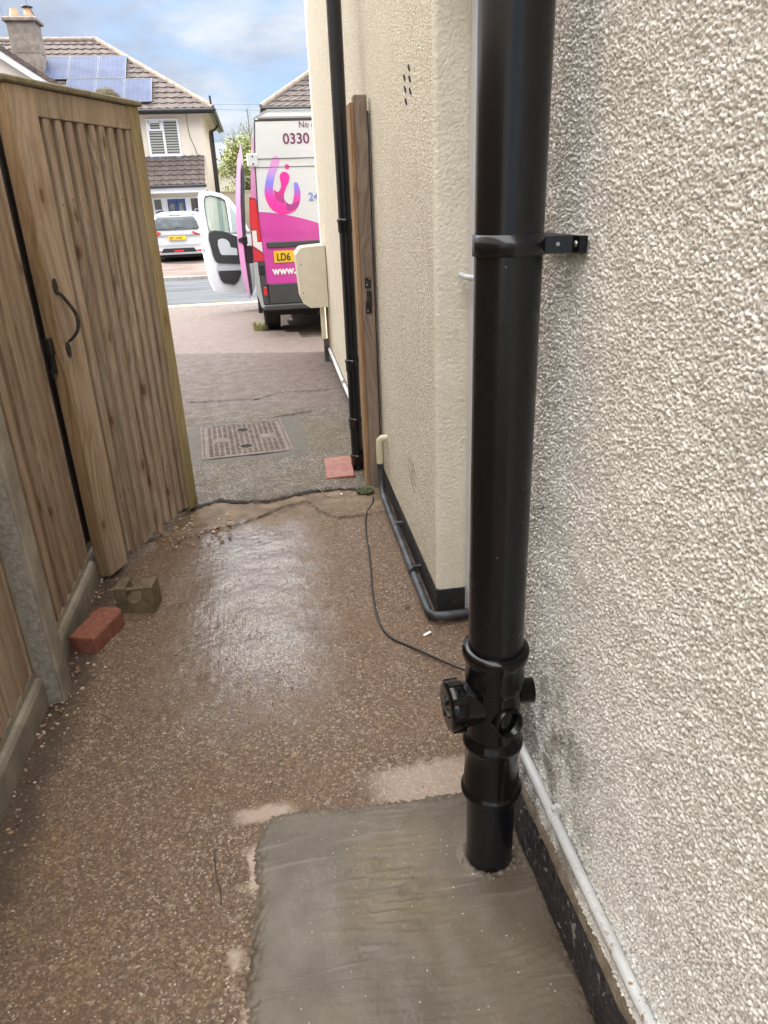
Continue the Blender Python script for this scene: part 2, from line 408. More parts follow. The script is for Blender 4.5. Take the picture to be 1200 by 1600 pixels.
M_waste = mat('dusty_black_plastic', lambda b: dict(color=b.mix(b.noise(b.pos(), 12., 4).sm(.35, .7), (.022,.024,.028), (.075,.08,.088)), rough=.45))
M_cable = mat('black_cable', color=(.015,.015,.016), rough=.4)
M_creamp = mat('cream_plastic', color=(.62,.57,.42), rough=.4)
def f_wpaint(b):
    p = b.pos(); d, c = b.voro(b.warp(p, 60, .01), 130.); r, g, _ = b.sep(c); n = b.noise(p, 14., 4, .6); X, Y, Z = b.sep(p)
    chip = d.sm(.26, .16) * r.sm(.72, .8); big = b.noise(p, 55., 3, .6).sm(.60, .62) * (Y).sm(.86, .70)
    c = b.mix(n.sm(.3, .7), (.50,.51,.51), (.62,.63,.63)); c = b.mix(chip * .75, c, (.22,.20,.17)); c = b.mix(big, c, (.27,.17,.06))
    return dict(color=c, rough=.35)
M_wpaint = mat('chipped_white_paint', f_wpaint)
M_upvc = mat('white_upvc', color=(.66,.68,.72), rough=.3)
M_upvcg = mat('grey_upvc_gasket', color=(.25,.26,.28), rough=.5)
M_meter = mat('cream_grp', lambda b: dict(color=b.mix(b.noise(b.pos(), 8., 4).sm(.3, .7), (.60,.56,.44), (.66,.62,.51)), rough=.45))

def wood(name, c0, c1, grain=(.5, .36, .22), knots=.6, moss=0., rough=.72, gs=1.):
    def f(b):
        p = b.obj(); isl = b.island(); X, Y, Z = b.sep(p)
        off = b.comb(X + isl * 13., Y + isl * 7., Z + isl * 29.)
        wv = b.warp(off, 2.2, .05)
        kd, kc = b.voro(b.scale(wv, (10., 10., 4.5)), 1.); kr, kg, _ = b.sep(kc); kn = kd.sm(.15, .07) * kr.sm(.42, .46)
        ring = b.noise(b.warp(off, 1.3, .25), (60.*gs, 60.*gs, 1.3), 5, .6, .2)
        fib = b.noise(off, (260., 260., 5.), 3, .6)
        tone = b.noise(off, (6., 6., .8), 3, .5)
        c = b.mix(ring.sm(.38, .60), tuple(v * .80 for v in c0), c1)
        c = b.mix(fib.sm(.4, .75) * .35, c, grain)
        c = b.mix(isl * .60, c, tuple(v * .72 for v in c0))
        c = b.mix(tone.sm(.35, .7) * .35, c, tuple(v * 1.25 for v in c1))
        c = b.mix(kd.sm(.34, .1) * kr.sm(.42, .46) * .5, c, (c0[0]*.8, c0[1]*.6, c0[2]*.45))
        c = b.mix(kn * knots, c, (.045,.022,.012))
        st = b.noise(off, (22., 22., 1.6), 4, .65).sm(.60, .74); c = b.mix(st * .6, c, (c0[0]*.42, c0[1]*.36, c0[2]*.30))
        if moss:
            low = (Z + b.noise(p, 9., 3) * .5).sm(.75, .25); c = b.mix(low * moss, c, (.16,.15,.055))
        bn = b.bump(ring * .5 + fib * .6, .45, .0015)
        return dict(color=c, rough=rough, normal=bn, spec=.3)
    return mat(name, f)
M_gate = wood('gate_timber', (.285,.21,.148), (.42,.33,.248), (.19,.13,.09))
M_gatest = wood('gate_stile_timber', (.33,.235,.165), (.47,.36,.26), (.22,.15,.10), moss=0)
M_gatemoss = wood('mossy_gate_stile', (.28,.215,.115), (.40,.315,.175), (.2,.16,.07), moss=.55)
M_gateor = wood('fresh_cut_edge', (.30,.20,.11), (.45,.315,.185), (.22,.13,.06), gs=.8)
M_cap = wood('mossy_capping', (.16,.135,.08), (.27,.23,.15), (.10,.09,.05))
M_fence = wood('fence_timber', (.315,.225,.158), (.45,.345,.255), (.21,.15,.105))
M_dark = wood('dark_shade_timber', (.030,.024,.022), (.060,.048,.043), (.02,.015,.012))  # dark timber whose colour also holds the shade of the gaps
M_grey = wood('weathered_post_timber', (.20,.145,.11), (.31,.24,.19), (.12,.085,.065))
M_orange = wood('orange_batten_timber', (.29,.17,.085), (.42,.27,.15), (.2,.1,.05))
M_oldpost = wood('old_mossy_timber', (.11,.095,.06), (.20,.17,.11), (.06,.05,.03))
def f_conc(b):
    p = b.pos(); n = b.noise(p, 9., 5, .65); d, c = b.voro(p, 110.); pit = d.sm(.18, .1)
    c = b.mix(n.sm(.3, .7), (.21,.185,.155), (.34,.305,.25)); c = b.mix(pit * .6, c, (.08,.07,.06))
    X, Y, Z = b.sep(p); c = b.mix((Z + n*.2).sm(.28, .12) * .35, c, (.10,.09,.075))
    return dict(color=c, rough=.85, normal=b.bump(n + pit * -.6 + b.noise(p, 150., 3) * .4, .5, .003))
M_conc = mat('precast_concrete', f_conc)
def f_concr(b):
    p = b.pos(); n = b.noise(p, 55., 5, .7); c = b.mix(n.sm(.3, .7), (.20,.185,.165), (.36,.34,.31)); return dict(color=c, rough=.9, normal=b.bump(n, 1., .008))
M_concr = mat('rough_concrete_face', f_concr)
M_brick = mat('red_brick', lambda b: dict(color=b.mix(b.noise(b.pos(), 45., 4, .7).sm(.3, .7), (.17,.060,.042), (.27,.100,.068)), rough=.85, normal=b.bump(b.noise(b.pos(), 120., 4, .7), .6, .003)))
M_tile = mat('red_quarry_tile', lambda b: dict(color=b.mix(b.noise(b.pos(), 18., 5, .7).sm(.35, .65), (.22,.052,.042), (.30,.115,.075)), rough=.45, normal=b.bump(b.noise(b.pos(), 70., 4, .7), .3, .002)))
M_weight = mat('weathered_stone_weight', lambda b: dict(color=b.mix(b.noise(b.pos(), 35., 5, .65).sm(.3, .7), (.095,.070,.042), (.17,.128,.082)), rough=.85, normal=b.bump(b.noise(b.pos(), 110., 4, .7), .6, .003)))
M_iron = mat('rusty_cast_iron', lambda b: dict(color=b.mix(b.noise(b.pos(), 14., 5, .7).sm(.35, .65), (.095,.070,.058), (.17,.13,.112)), rough=.6, metal=.0, normal=b.bump(b.noise(b.pos(), 90., 4, .7), .5, .002)))
M_hole = mat('dark_recess', color=(.008,.007,.006), rough=.9)
M_blackm = mat('black_japanned_metal', lambda b: dict(color=b.mix(b.noise(b.pos(), 60., 3).sm(.5, .75), (.02,.02,.02), (.07,.065,.055)), rough=.4, metal=.3))
M_steel = mat('steel_screw', color=(.5,.48,.44), rough=.4, metal=.9)
M_weed = mat('weed_leaf', lambda b: dict(color=b.mix(b.island(), (.045,.065,.02), (.11,.12,.045)), rough=.7))
M_weedy = mat('dry_grass', lambda b: dict(color=b.mix(b.island(), (.18,.19,.06), (.34,.30,.15)), rough=.7))
M_paper = mat('white_paper', color=(.72,.72,.70), rough=.6)

# ------------------------------------------------------------------ GROUND
def st(o, kind='structure'): o['kind'] = kind; return o
g = MB()
ys = [-12, -2, 7.3, 9, 11, 13, 14.9, 17.9, 20.9, 23, 26, 60, 160, 400]
for a, c in zip(ys[:-1], ys[1:]):
    g.add([(-200, a, terr(a)-.06), (200, a, terr(a)-.06), (200, c, terr(c)-.06), (-200, c, terr(c)-.06)], [(0, 1, 2, 3)])
st(g.build('ground', M_soil))
# near path: a finely gridded, slightly uneven sheet
dx = .012; xs = np.arange(-.86, .70, dx); yv = np.arange(-1.2, 3.56, dx)
hN = bandnoise(len(yv), len(xs), dx, dx, .35, .5, 3) * .0018 + bandnoise(len(yv), len(xs), dx, dx, .05, .5, 4) * .0007
XX, YY = np.meshgrid(xs, yv); ZZ = hN + .004 * np.clip((YY-3.2)/.25, 0, 1)
def crackline(pts):
    P = np.array(pts); return lambda X_: np.interp(X_, P[:, 0], P[:, 1])
e2 = crackline([(-.9, 3.10), (-.381, 3.199), (-.199, 3.245), (-.007, 3.40), (.129, 3.453), (.183, 3.309), (.27, 3.206), (.461, 3.198), (.7, 3.2)])
jit = np.interp(xs, np.linspace(-.9, .7, 90), RNG.normal(0, .008, 90))
L2 = e2(XX) + jit[None, :]
ZZ = ZZ + .008 / (1 + np.exp(-(YY - L2) / .003)) - .010 * np.exp(-((YY - L2 + .004) / .006)**2)
st(grid_mesh('path', np.stack([XX, YY, ZZ], -1), M_path))
# fresh mortar patch with an irregular edge
edge = [(.49, .30), (.49, 1.345), (.42, 1.362), (.33, 1.366), (.249, 1.367), (.18, 1.372), (.115, 1.369), (.02, 1.384), (-.08, 1.391), (-.115, 1.382), (-.135, 1.355), (-.150, 1.31), (-.153, 1.25), (-.146, 1.162), (-.155, 1.09), (-.159, 1.015), (-.170, .95), (-.165, .889), (-.172, .80), (-.165, .60), (-.165, .30)]
dm = .0036; xs = np.arange(-.20, .487, dm); yv = np.arange(.34, 1.42, dm); XX, YY = np.meshgrid(xs, yv)
wob = bandnoise(len(yv), len(xs), dm, dm, .03, .7, 41) * .0035 + bandnoise(len(yv), len(xs), dm, dm, .012, .5, 42) * .0015
inside = np.zeros(XX.shape, bool); dist = np.full(XX.shape, 9.)
for i in range(len(edge)):
    (x1, y1), (x2, y2) = edge[i], edge[(i+1) % len(edge)]
    cr = ((y1 > YY) != (y2 > YY)); xi = (x2-x1)*(YY-y1)/((y2-y1) if y2 != y1 else 1e-9) + x1; inside ^= cr & (XX < xi)
    t = np.clip(((XX-x1)*(x2-x1)+(YY-y1)*(y2-y1))/((x2-x1)**2+(y2-y1)**2+1e-12), 0, 1); dist = np.minimum(dist, np.hypot(XX-x1-t*(x2-x1), YY-y1-t*(y2-y1)))
sd_ = np.where(inside, dist, -dist) + wob
ar = bandnoise(len(yv), len(xs), dm, dm/9., .021, .35, 43)              # long ridges left by the trowel
def blob(x0, y0, sx, sy): return np.exp(-((XX-x0)/sx)**2 - ((YY-y0)/sy)**2)
bend = (.020*np.sin((XX-.05)*7)/dm).astype(int)
ar = np.take_along_axis(ar, np.clip(np.arange(len(yv))[:, None] + bend, 0, len(yv)-1), 0)
mk = blob(.16, 1.10, .13, .12)*1.0 + blob(.32, 1.31, .16, .06)*.55 + blob(.30, .88, .22, .10)*.35 + blob(.05, .80, .2, .06)*.3
HM = -.006 + .0160*(1-np.exp(-np.clip(sd_+.004, 0, 1)/.012)) + np.tanh(ar)*.0030*np.clip(mk, 0, 1) + bandnoise(len(yv), len(xs), dm, dm, .16, .5, 44)*.0005 + bandnoise(len(yv), len(xs), dm, dm, .012, .5, 45)*.00022
HM += (.0035 + .0025*wob/.004)*np.exp(-((np.hypot(XX-.397, YY-1.16)-.060)/.009)**2)
mo = grid_mesh('mortar_patch', np.stack([XX, YY, HM], -1), M_mortar, None, mask=(sd_[:-1, :-1] > -.006))
st(mo)

# driveway slab: wavy broken front edge, 2 cm higher than the path; gridded
dx = .03; xs = np.arange(-1.7, .78, dx)
e1 = crackline([(-1.8, 3.5), (-.9, 3.46), (-.432, 3.509), (-.32, 3.568), (-.24, 3.52), (-.136, 3.503), (-.037, 3.495), (.05, 3.54), (.137, 3.57), (.275, 3.572), (.444, 3.527), (.9, 3.55)])
xs = np.arange(-1.7, .78, .012)
fj = np.interp(xs, np.linspace(-1.8, .8, 160), RNG.normal(0, .006, 160)); front = e1(xs) + fj
rows = []
tt = np.concatenate([np.array([-.006, .0, .008, .02]), np.linspace(.04, 3.7, 150)])
Y0 = front[None, :] + tt[:, None] * (7.3 - front[None, :]) / 3.7
zt = np.where(tt < -.001, -.02, np.where(tt < .004, .008, np.where(tt < .01, .016, .020)))
ZD = np.repeat(zt[:, None], len(xs), 1) + bandnoise(len(tt), len(xs), .02, .012, .3, .5, 9) * .0015 * (tt[:, None] > .0)
ZD -= .02 * np.clip((Y0 - 5.5)/1.8, 0, 1)
# shallow cracks across the slab
for pts in ([(-1.7, 5.75), (-.683, 5.729), (-.35, 5.70), (-.128, 5.659), (.136, 5.856), (.35, 5.80), (.8, 5.86)], [(-1.7, 5.02), (-.35, 5.03), (.06, 5.10), (.30, 5.18), (.8, 5.2)]):
    ck = crackline(pts)(xs) + np.interp(xs, np.linspace(-1.8, .8, 120), RNG.normal(0, .012, 120))
    ZD -= .012 * np.exp(-((Y0 - ck[None, :]) / .012)**2)
st(grid_mesh('driveway', np.stack([np.repeat(xs[None, :], len(tt), 0), Y0, ZD], -1), M_drive))
fd = MB()
yy = np.linspace(7.3, 14.75, 24)
for a, c in zip(yy[:-1], yy[1:]):
    fd.add([(-9, a, terr(a)), (9, a, terr(a)), (9, c, terr(c)), (-9, c, terr(c))], [(0, 1, 2, 3)])
fd.add([(-3.4, 3.5, -.003), (-1.69, 3.5, -.003), (-1.69, 7.3, -.003), (-3.4, 7.3, -.003)], [(0, 1, 2, 3)])
st(fd.build('forecourt', M_drive))
# cracks filled with dirt
def ribbon(name, pts, wd, z):
    m = MB(); P = []
    for i in range(len(pts)-1):
        a, c = Vector(pts[i]), Vector(pts[i+1]); n = max(2, int((c-a).length/.02))
        for k in range(n): P.append(a.lerp(c, k/n) + Vector((0, random.gauss(0, .006))))
    vs = []; 
    for q in P:
        ww = wd * random.uniform(.2, 1.2); vs += [(q.x, q.y-ww, z), (q.x, q.y+ww, z)]
    m.add(vs, [(2*i, 2*i+2, 2*i+3, 2*i+1) for i in range(len(P)-1)]); return st(m.build(name, M_crack))
ribbon('ground_crack', [(-.68, 5.735), (-.35, 5.70), (-.128, 5.66), (.136, 5.856), (.35, 5.80), (.56, 5.84)], .009, .0215)
ribbon('ground_crack', [(-.05, 5.06), (.10, 5.12), (.30, 5.18)], .012, .0225)
ribbon('ground_crack', [(-.60, 3.455), (-.432, 3.497), (-.32, 3.556), (-.24, 3.508), (-.136, 3.49), (-.037, 3.483), (.05, 3.528), (.137, 3.558), (.275, 3.56), (.444, 3.515)], .020, .0180)
ribbon('ground_crack', [(-.381, 3.195), (-.199, 3.24), (-.007, 3.395), (.129, 3.448), (.183, 3.305), (.27, 3.2), (.46, 3.195)], .004, .0105)
# road, kerbs, line, far pavement
r_ = MB()
yy = np.linspace(14.9, 20.8, 13)
for a, c in zip(yy[:-1], yy[1:]): r_.add([(-80, a, terr(a)), (80, a, terr(a)), (80, c, terr(c)), (-80, c, terr(c))], [(0, 1, 2, 3)])
st(r_.build('road', M_asph))
k = MB(); k.box(-80, 80, 14.75, 14.9, -.42, -.288); st(k.build('kerb', M_kerb))
k = MB(); k.box(-80, 80, 20.8, 20.95, -.42, -.215); st(k.build('kerb', M_kerb))
k = MB(); k.add([(-80, 14.98, -.294), (80, 14.98, -.294), (80, 15.09, -.293), (-80, 15.09, -.293)], [(0, 1, 2, 3)]); st(k.build('road_marking', M_yel))
f_ = MB()
for a, c in ((20.95, 23), (23, 26), (26, 30.2)): f_.add([(-80, a, terr(a)+.02), (80, a, terr(a)+.02), (80, c, terr(c)+.02), (-80, c, terr(c)+.02)], [(0, 1, 2, 3)])
st(f_.build('pavement', M_pave))

# ------------------------------------------------------------------ OUR HOUSE (right)
house = empty('house', (.6, 2.0, 0), 'cream rendered house wall along the right of the alley with black painted foot', 'house')
HW = 5.6
# near wall: truly displaced roughcast in view, plain box behind it
d_ = .0016; yv = np.arange(.16, 1.405, d_); zv = np.arange(.165, 2.05, d_)
ny, nx = len(zv), len(yv)
h1 = bandnoise(ny, nx, d_, d_, .0150, .55, 21); h2 = bandnoise(ny, nx, d_, d_, .007, .6, 22); h3 = bandnoise(ny, nx, d_, d_, .2, .5, 23)
hw = np.abs(h1 + .35*h2)**.8                                           # rounded lumps that meet in sharp crevices
hh = np.clip(hw*1.5 - 1.25 + .30*h2, -1.6, 2.2)
YY, ZZ = np.meshgrid(yv, zv)
bell = .030 * np.exp(-((ZZ - .165) / .05)) - .004 * np.exp(-((ZZ-.165)/.01))
XX = .5055 - hh * .0015 - h3 * .0008 - bell * .55
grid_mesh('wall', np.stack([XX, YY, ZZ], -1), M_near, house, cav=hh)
m = MB(); m.box(.512, .72, -3.0, 1.405, 0, HW); m.box(.503, .512, -3.0, .16, .16, 2.05); m.box(.503, .512, -3.0, 1.405, 2.05, HW); m.build('wall', M_cream, house)
# plinth of the near wall: black fillet with a broken cement ledge on top
yv = np.arange(-.3, 1.405, .01); prof = [(.485, -.005), (.478, .02), (.480, .07), (.484, .118), (.4895, .130)]
jj = np.interp(yv, np.linspace(-.3, 1.41, 60), RNG.normal(0, 1, 60))
rr = []
for i, y in enumerate(yv): rr.append([(x + jj[i]*.0016*(k_ > 0) + random.gauss(0, .0008), y, z + (jj[i]*.004 if k_ >= 3 else 0)) for k_, (x, z) in enumerate(prof)])
m = MB(); m.rings(rr, 0, True, False, False); m.build('plinth', M_bit, house)
rr = []
for i, y in enumerate(yv): rr.append([(.4893, y, .126 + jj[i]*.004), (.4900, y, .142 + random.gauss(0, .001)), (.4945, y, .158 + jj[i]*.002), (.508, y, .170)])
m = MB(); m.rings(rr, 0, True, False, False); m.build('ledge', M_ledge, house)
# second wall, slightly skewed, set forward of the door
def wx(y): return .484 + .0207*y
Y2, Y3 = 2.23, 7.77
m = MB(); vs = []
e = .05
m.prism([(wx(Y2+.004), Y2+.004, .11), (wx(Y3), Y3, .11), (3.2, Y3, .11), (3.2, Y2+.03, .11), (.70, Y2+.03, .11)], (0, 0, HW-.11)); m.build('wall', M_peb, house)
# bell-cast edge and the roughcast reveal that faces the camera
d_ = .003; xv = np.arange(wx(Y2)-.002, .70, d_); zv = np.arange(.108, 2.25, d_); ny, nx = len(zv), len(xv)
h1 = 1.6*np.abs(bandnoise(ny, nx, d_*1.5, d_, .020, .5, 31) + .4*bandnoise(ny, nx, d_, d_, .009, .5, 32))**.8 - 1.2; XX, ZZ = np.meshgrid(xv, zv)
rnd = .012 * np.clip(1 - (XX - xv[0]) / .014, 0, 1)**2
YYr = Y2 - .006 - np.tanh(h1) * .0016 + rnd
grid_mesh('wall', np.stack([XX, YYr, ZZ], -1), M_ret, house, cav=h1)
m = MB(); m.box(wx(Y2)+.0015, .70, Y2+.004, Y2+.026, .108, HW); m.build('wall', M_ret, house)
m = MB()
m.prism([(wx(Y2)-.004, Y2-.012, -.01), (wx(Y3)-.004, Y3+.006, -.01), (wx(Y3)+.1, Y3+.006, -.01), (.66, Y2+.02, -.01), (.66, Y2-.012, -.01)], (0, 0, .119)); m.build('plinth', M_bit, house)
# six drilled holes and scratch marks in the render
for (py, pz) in ((2.60, 1.815), (2.685, 1.800), (2.59, 1.783), (2.675, 1.765), (2.585, 1.748), (2.665, 1.728)):
    m = MB(); T = Matrix.Translation((wx(py)+.0006, py, pz)) @ Matrix.Rotation(.5, 4, 'X') @ Matrix.Diagonal((1, 2.9, 1, 1)); m.lathe([(-.001, .0085), (.0024, .0070), (.0027, .002)], (0, 0, 0), (-1, 0, 0), 10, T=T); m.build('drill_hole', M_hole, house)
for (py, pz) in ((2.70, .46), (2.64, .425), (2.72, .425), (2.66, .39), (2.74, .39), (2.68, .35)):
    m = MB(); m.tube([(wx(py)+.001, py+.045, pz+.014), (wx(py)-.0018, py, pz), (wx(py)+.001, py-.045, pz-.020)], .0034, 6); m.build('scratch', M_ledge, house)
# door in the recess between the two walls
m = MB()
m.box(.634, .70, 2.165, 2.222, .02, 2.12, 0, None, .004); m.box(.655, .70, 1.41, 1.47, .02, 2.12, 0, None, .004); m.box(.655, .70, 1.47, 2.165, 2.05, 2.12, 0, None, .004)
fr = m.build('door_frame', M_upvc, house)
m = MB(); m.box(.668, .72, 1.474, 2.161, .05, 2.046, 0, None, .004); dr = m.build('door', M_upvc, house)
m = MB(); m.box(.650, .668, 2.161, 2.1645, .05, 2.05); g_ = m.build('gasket', M_upvcg, house)
m = MB(); m.box(.655, .70, 1.41, 2.222, -.005, .02); m.build('threshold', M_upvcg, house)
m = MB(); m.box(.656, .668, 2.09, 2.12, 1.10, 1.32, 0, None, .004); m.tube([(.66, 2.105, 1.21), (.612, 2.105, 1.21), (.603, 2.118, 1.212), (.603, 2.20, 1.212)], .0085, 10)
hd = m.build('handle', M_upvc, None); hd.parent = dr; hd.data.transform(Matrix.Translation(-Vector(house.location)))
m = MB(); m.box(.512, .74, 1.405, 2.23, 2.12, HW); m.build('wall', M_cream, house)
m = MB(); m.prism([(.38, -3.4, HW), (.38, 8.1, HW), (9, 8.1, HW), (9, -3.4, HW)], (0, 0, .12)); m.build('eaves', M_bpaint, house)
m = MB(); m.prism([(.38, -3.4, HW+.13), (9, -3.4, HW+.13), (4.6, -3.4, HW+3.2)], (0, 11.5, 0)); m.build('roof', M_brick, house)

# ------------------------------------------------------------------ FOREGROUND SOIL PIPE
SX, SY = .397, 1.160
sp = empty('soil_pipe', (SX, SY, 0), 'large glossy black plastic soil pipe standing in fresh mortar beside the near wall', 'pipe')
m = MB(); m.lathe([(0, .053), (.03, .0535), (.24, .0535)], (SX, SY, .0), n=64); m.build('lower_pipe', M_bpvc, sp)
m = MB(); m.lathe([(0, .0550), (.004, .0545), (.008, .0536)], (SX, SY, .006), n=48); m.build('base_lip', M_fit, sp)
# coupling with rim, access body, socket
m = MB(); m.lathe([(.212, .0545), (.214, .0650), (.217, .0672), (.224, .0672), (.228, .0635), (.233, .0605), (.270, .0600), (.272, .0592), (.3405, .0592), (.345, .0605), (.349, .0645), (.359, .0645), (.363, .0610), (.378, .0570)], (SX, SY, 0), n=64); m.build('coupling', M_fit, sp)
m = MB(); m.lathe([(.374, .0565), (.44, .0565), (.500, .0570)], (SX, SY, 0), n=64); ab = m.build('branch_body', M_fit, sp)
m = MB(); m.lathe([(.498, .0585), (.503, .0605), (.520, .0610), (.522, .0600), (.560, .0605), (.566, .0630), (.572, .0672), (.584, .0680), (.591, .0665), (.593, .0560)], (SX, SY, 0), n=64); m.build('socket', M_fit, sp)
m = MB(); m.lathe([(.585, .0547), (1.6, .0547), (3.2, .0547)], (SX, SY, 0), n=64); m.build('upper_pipe', M_bpvc, sp)
# access cap to the left
cz_ = .458; m = MB(); m.lathe([(.0, .047), (.062, .047), (.066, .0475)], (SX-.02, SY, cz_), (-1, -.04, 0), n=48); acc = m.build('access_branch', M_fit, sp)
m = MB(); ax = Vector((-1, -.04, 0)).normalized(); org = Vector((SX, SY, cz_)) + ax*.070
m.lathe([(0, .050), (.003, .0535), (.028, .0535), (.033, .050), (.0335, .036)], org, ax, n=48)
for k_ in range(8):
    a_ = 2*PI*k_/8; u = ax.orthogonal().normalized(); v_ = ax.cross(u); c_ = org + (u*math.cos(a_)+v_*math.sin(a_))*.0535
    T = Matrix.Translation(c_) @ Matrix((ax, (u*math.cos(a_)+v_*math.sin(a_)), ax.cross(u*math.cos(a_)+v_*math.sin(a_)))).transposed().to_4x4()
    m.box(.001, .030, -.002, .0022, -.007, .007, 0, T, .0008)
cap = m.build('access_cap', M_fit, sp)
m = MB()
for k_ in range(2):
    for s_ in (-1, 1):
        a_ = PI/2*k_ + .5; u = ax.orthogonal().normalized(); v_ = ax.cross(u); r1 = u*math.cos(a_)+v_*math.sin(a_); r2 = ax.cross(r1)
        T = Matrix.Translation(org + ax*.0335 + r1*.017*s_) @ Matrix((ax, r1, r2)).transposed().to_4x4()
        m.box(-.001, .005, -.009, .009, -.0035, .0035, 0, T, .001)
cg = m.build('grip_lugs', M_blackm, sp)
# bosses: one to the wall, one facing the camera (open, with its blank sunk in)
m = MB(); m.lathe([(.03, .026), (.058, .0275), (.060, .0265), (.084, .0265), (.086, .0245), (.086, .018)], (SX, SY+.01, .468), (1, -.12, .0), n=32); m.build('boss', M_fit, sp)
m = MB(); m.lathe([(.03, .034), (.058, .033), (.066, .031), (.068, .029), (.067, .0265), (.050, .0255), (.048, .012), (.052, .010), (.052, .001)], (SX, SY, .432), (.22, -1, .12), n=36); m.build('boss', M_fit, sp)
# bracket
m = MB(); m.lathe([(1.337, .0552), (1.337, .0580), (1.369, .0580), (1.369, .0552)], (SX, SY, 0), n=64)
bk = m.build('pipe_clip', M_bpaint, sp)
m = MB(); m.prism([(SX+.050, SY-.014, 1.338), (SX+.050, SY-.028, 1.338), (.4875, SY-.040, 1.338), (.4875, SY-.066, 1.338), (.5005, SY-.066, 1.338), (.5005, SY+.09, 1.338), (.4915, SY+.09, 1.338), (.4915, SY-.036, 1.338)], (0, 0, .026)); m.build('bracket', M_bpaint, sp)
m = MB(); m.lathe([(0, .0048), (.002, .0042), (.0028, .001)], (.4877, SY-.053, 1.352), (-1, 0, 0), 10); m.build('screw', M_steel, sp)
m = MB(); m.lathe([(0, .0035), (.002, .003)], (SX+.068, SY-.036, 1.352), (-.3, -1, 0), 8); m.build('screw', M_steel, sp)

# ------------------------------------------------------------------ white painted pipe on the near wall
wp = empty('white_pipe', (.49, .7, .22), 'thin chipped white painted pipe running low along the near wall', 'pipe')
def wpz(y): return .229 + (y-.62)*.051 - .006
m = MB(); m.tube([(.4885, y, wpz(y)) for y in np.linspace(-.2, 1.46, 24)], .0112, 16); m.build('tube', M_wpaint, wp)
for y in (1.03, .28):
    m = MB(); m.tube([(.4885, y-.009, wpz(y)), (.4885, y+.009, wpz(y))], .0132, 16); m.box(.489, .503, y-.006, y+.006, wpz(y)+.004, wpz(y)+.030, 0, None, .003)
    m.lathe([(0, .006), (.004, .005), (.005, .001)], (.4885, y, wpz(y)+.022), (-1, 0, 0), 10); m.build('pipe_clip', M_wpaint, wp)

# ------------------------------------------------------------------ black waste pipe along the second wall, its cream elbow, thin cable
ws = empty('waste_pipe', (.5, 2.8, .03), 'dusty black waste pipe with cream elbow along the foot of the pebbledashed wall', 'pipe')
off = .032
pts = [(wx(3.40)-.040, 3.40, .24), (wx(3.40)-.040, 3.40, .13), (wx(3.38)-.040, 3.37, .075), (wx(3.32)-.040, 3.30, .050), (wx(3.1)-.038, 3.1, .040), (wx(2.8)-.036, 2.8, .034), (wx(2.5)-.036, 2.5, .030), (wx(2.27)-.036, 2.25, .028), (wx(2.2)-.034, 2.20, .028), (wx(2.2)-.018, 2.178, .028), (.55, 2.172, .028), (.66, 2.172, .028)]
m = MB(); m.tube(pts, .0165, 16); m.build('tube', M_waste, ws)
m = MB(); m.tube([(wx(3.40)-.040, 3.40, .20), (wx(3.40)-.040, 3.40, .305), (wx(3.40)-.038, 3.40, .322), (wx(3.40)-.028, 3.40, .332), (wx(3.4)+.02, 3.40, .334)], .0172, 16); m.build('elbow', M_creamp, ws)
for y in (2.96, 2.52):
    m = MB(); x = wx(y)-.037; m.tube([(x, y-.012, .036), (x, y+.012, .034)], .0195, 14); m.box(x, x+.035, y-.008, y+.008, .050, .062, 0, None, .002); m.build('pipe_clip', M_waste, ws)
cp = [(.47, 3.385, .02), (.455, 3.33, .011), (.43, 3.27, .0095), (.409, 3.22, .0095), (.385, 3.10, .0095), (.368, 2.95, .008), (.357, 2.81, .008), (.338, 2.62, .008), (.319, 2.46, .008), (.309, 2.33, .008), (.308, 2.24, .008), (.318, 2.145, .008), (.345, 2.085, .008), (.387, 2.038, .008), (.456, 1.947, .012), (.512, 1.868, .02), (.60, 1.78, .02)]
def smooth_pts(P, n=6):
    P = [Vector(p) for p in P]; R = []
    for i in range(len(P)-1):
        a, b_, c, d = P[max(i-1, 0)], P[i], P[i+1], P[min(i+2, len(P)-1)]
        for k in range(n):
            t = k/n; R.append(.5*((2*b_) + (c-a)*t + (2*a-5*b_+4*c-d)*t*t + (3*b_-a-3*c+d)*t**3))
    return R + [P[-1]]
m = MB(); m.tube(smooth_pts(cp), .0042, 8); tag(m.build('cable', M_cable), 'thin black cable snaking across the path from the timber post to the soil pipe', 'cable')
fw = empty('waste_pipe', (.58, 6, .12), 'pale grey pipe low on the far part of the rendered wall', 'pipe')
m = MB(); m.tube([(wx(y)-.022, y, .115 + .006*math.sin(y*3)) for y in np.linspace(4.0, 7.70, 14)], .015, 10); m.build('tube', M_upvc, fw)
for y in (5.6, 6.7): m = MB(); m.tube([(wx(y)-.022, y-.03, .115), (wx(y)-.022, y+.03, .115)], .020, 10); m.build('joint', M_kerb, fw)

# ------------------------------------------------------------------ rainwater downpipe further along
dp = empty('downpipe', (.462, 3.83, 0), 'glossy black round rainwater downpipe behind the timber gate post', 'downpipe')
px_, py_ = .452, 3.84
m = MB(); m.lathe([(.02, .034), (HW, .034)], (px_, py_, 0), n=28); m.build('tube', M_bpaint, dp)
for z in (.10, .315, .64, 1.345):
    m = MB(); m.lathe([(z-.055, .036), (z-.05, .0385), (z-.006, .0385), (z-.004, .042), (z+.008, .042), (z+.012, .036)], (px_, py_, 0), n=28); m.build('collar', M_bpaint, dp)
for z in (.64, 2.75):
    m = MB(); m.box(px_, wx(py_), py_-.01, py_+.01, z-.015, z+.015); m.build('pipe_clip', M_bpaint, dp)

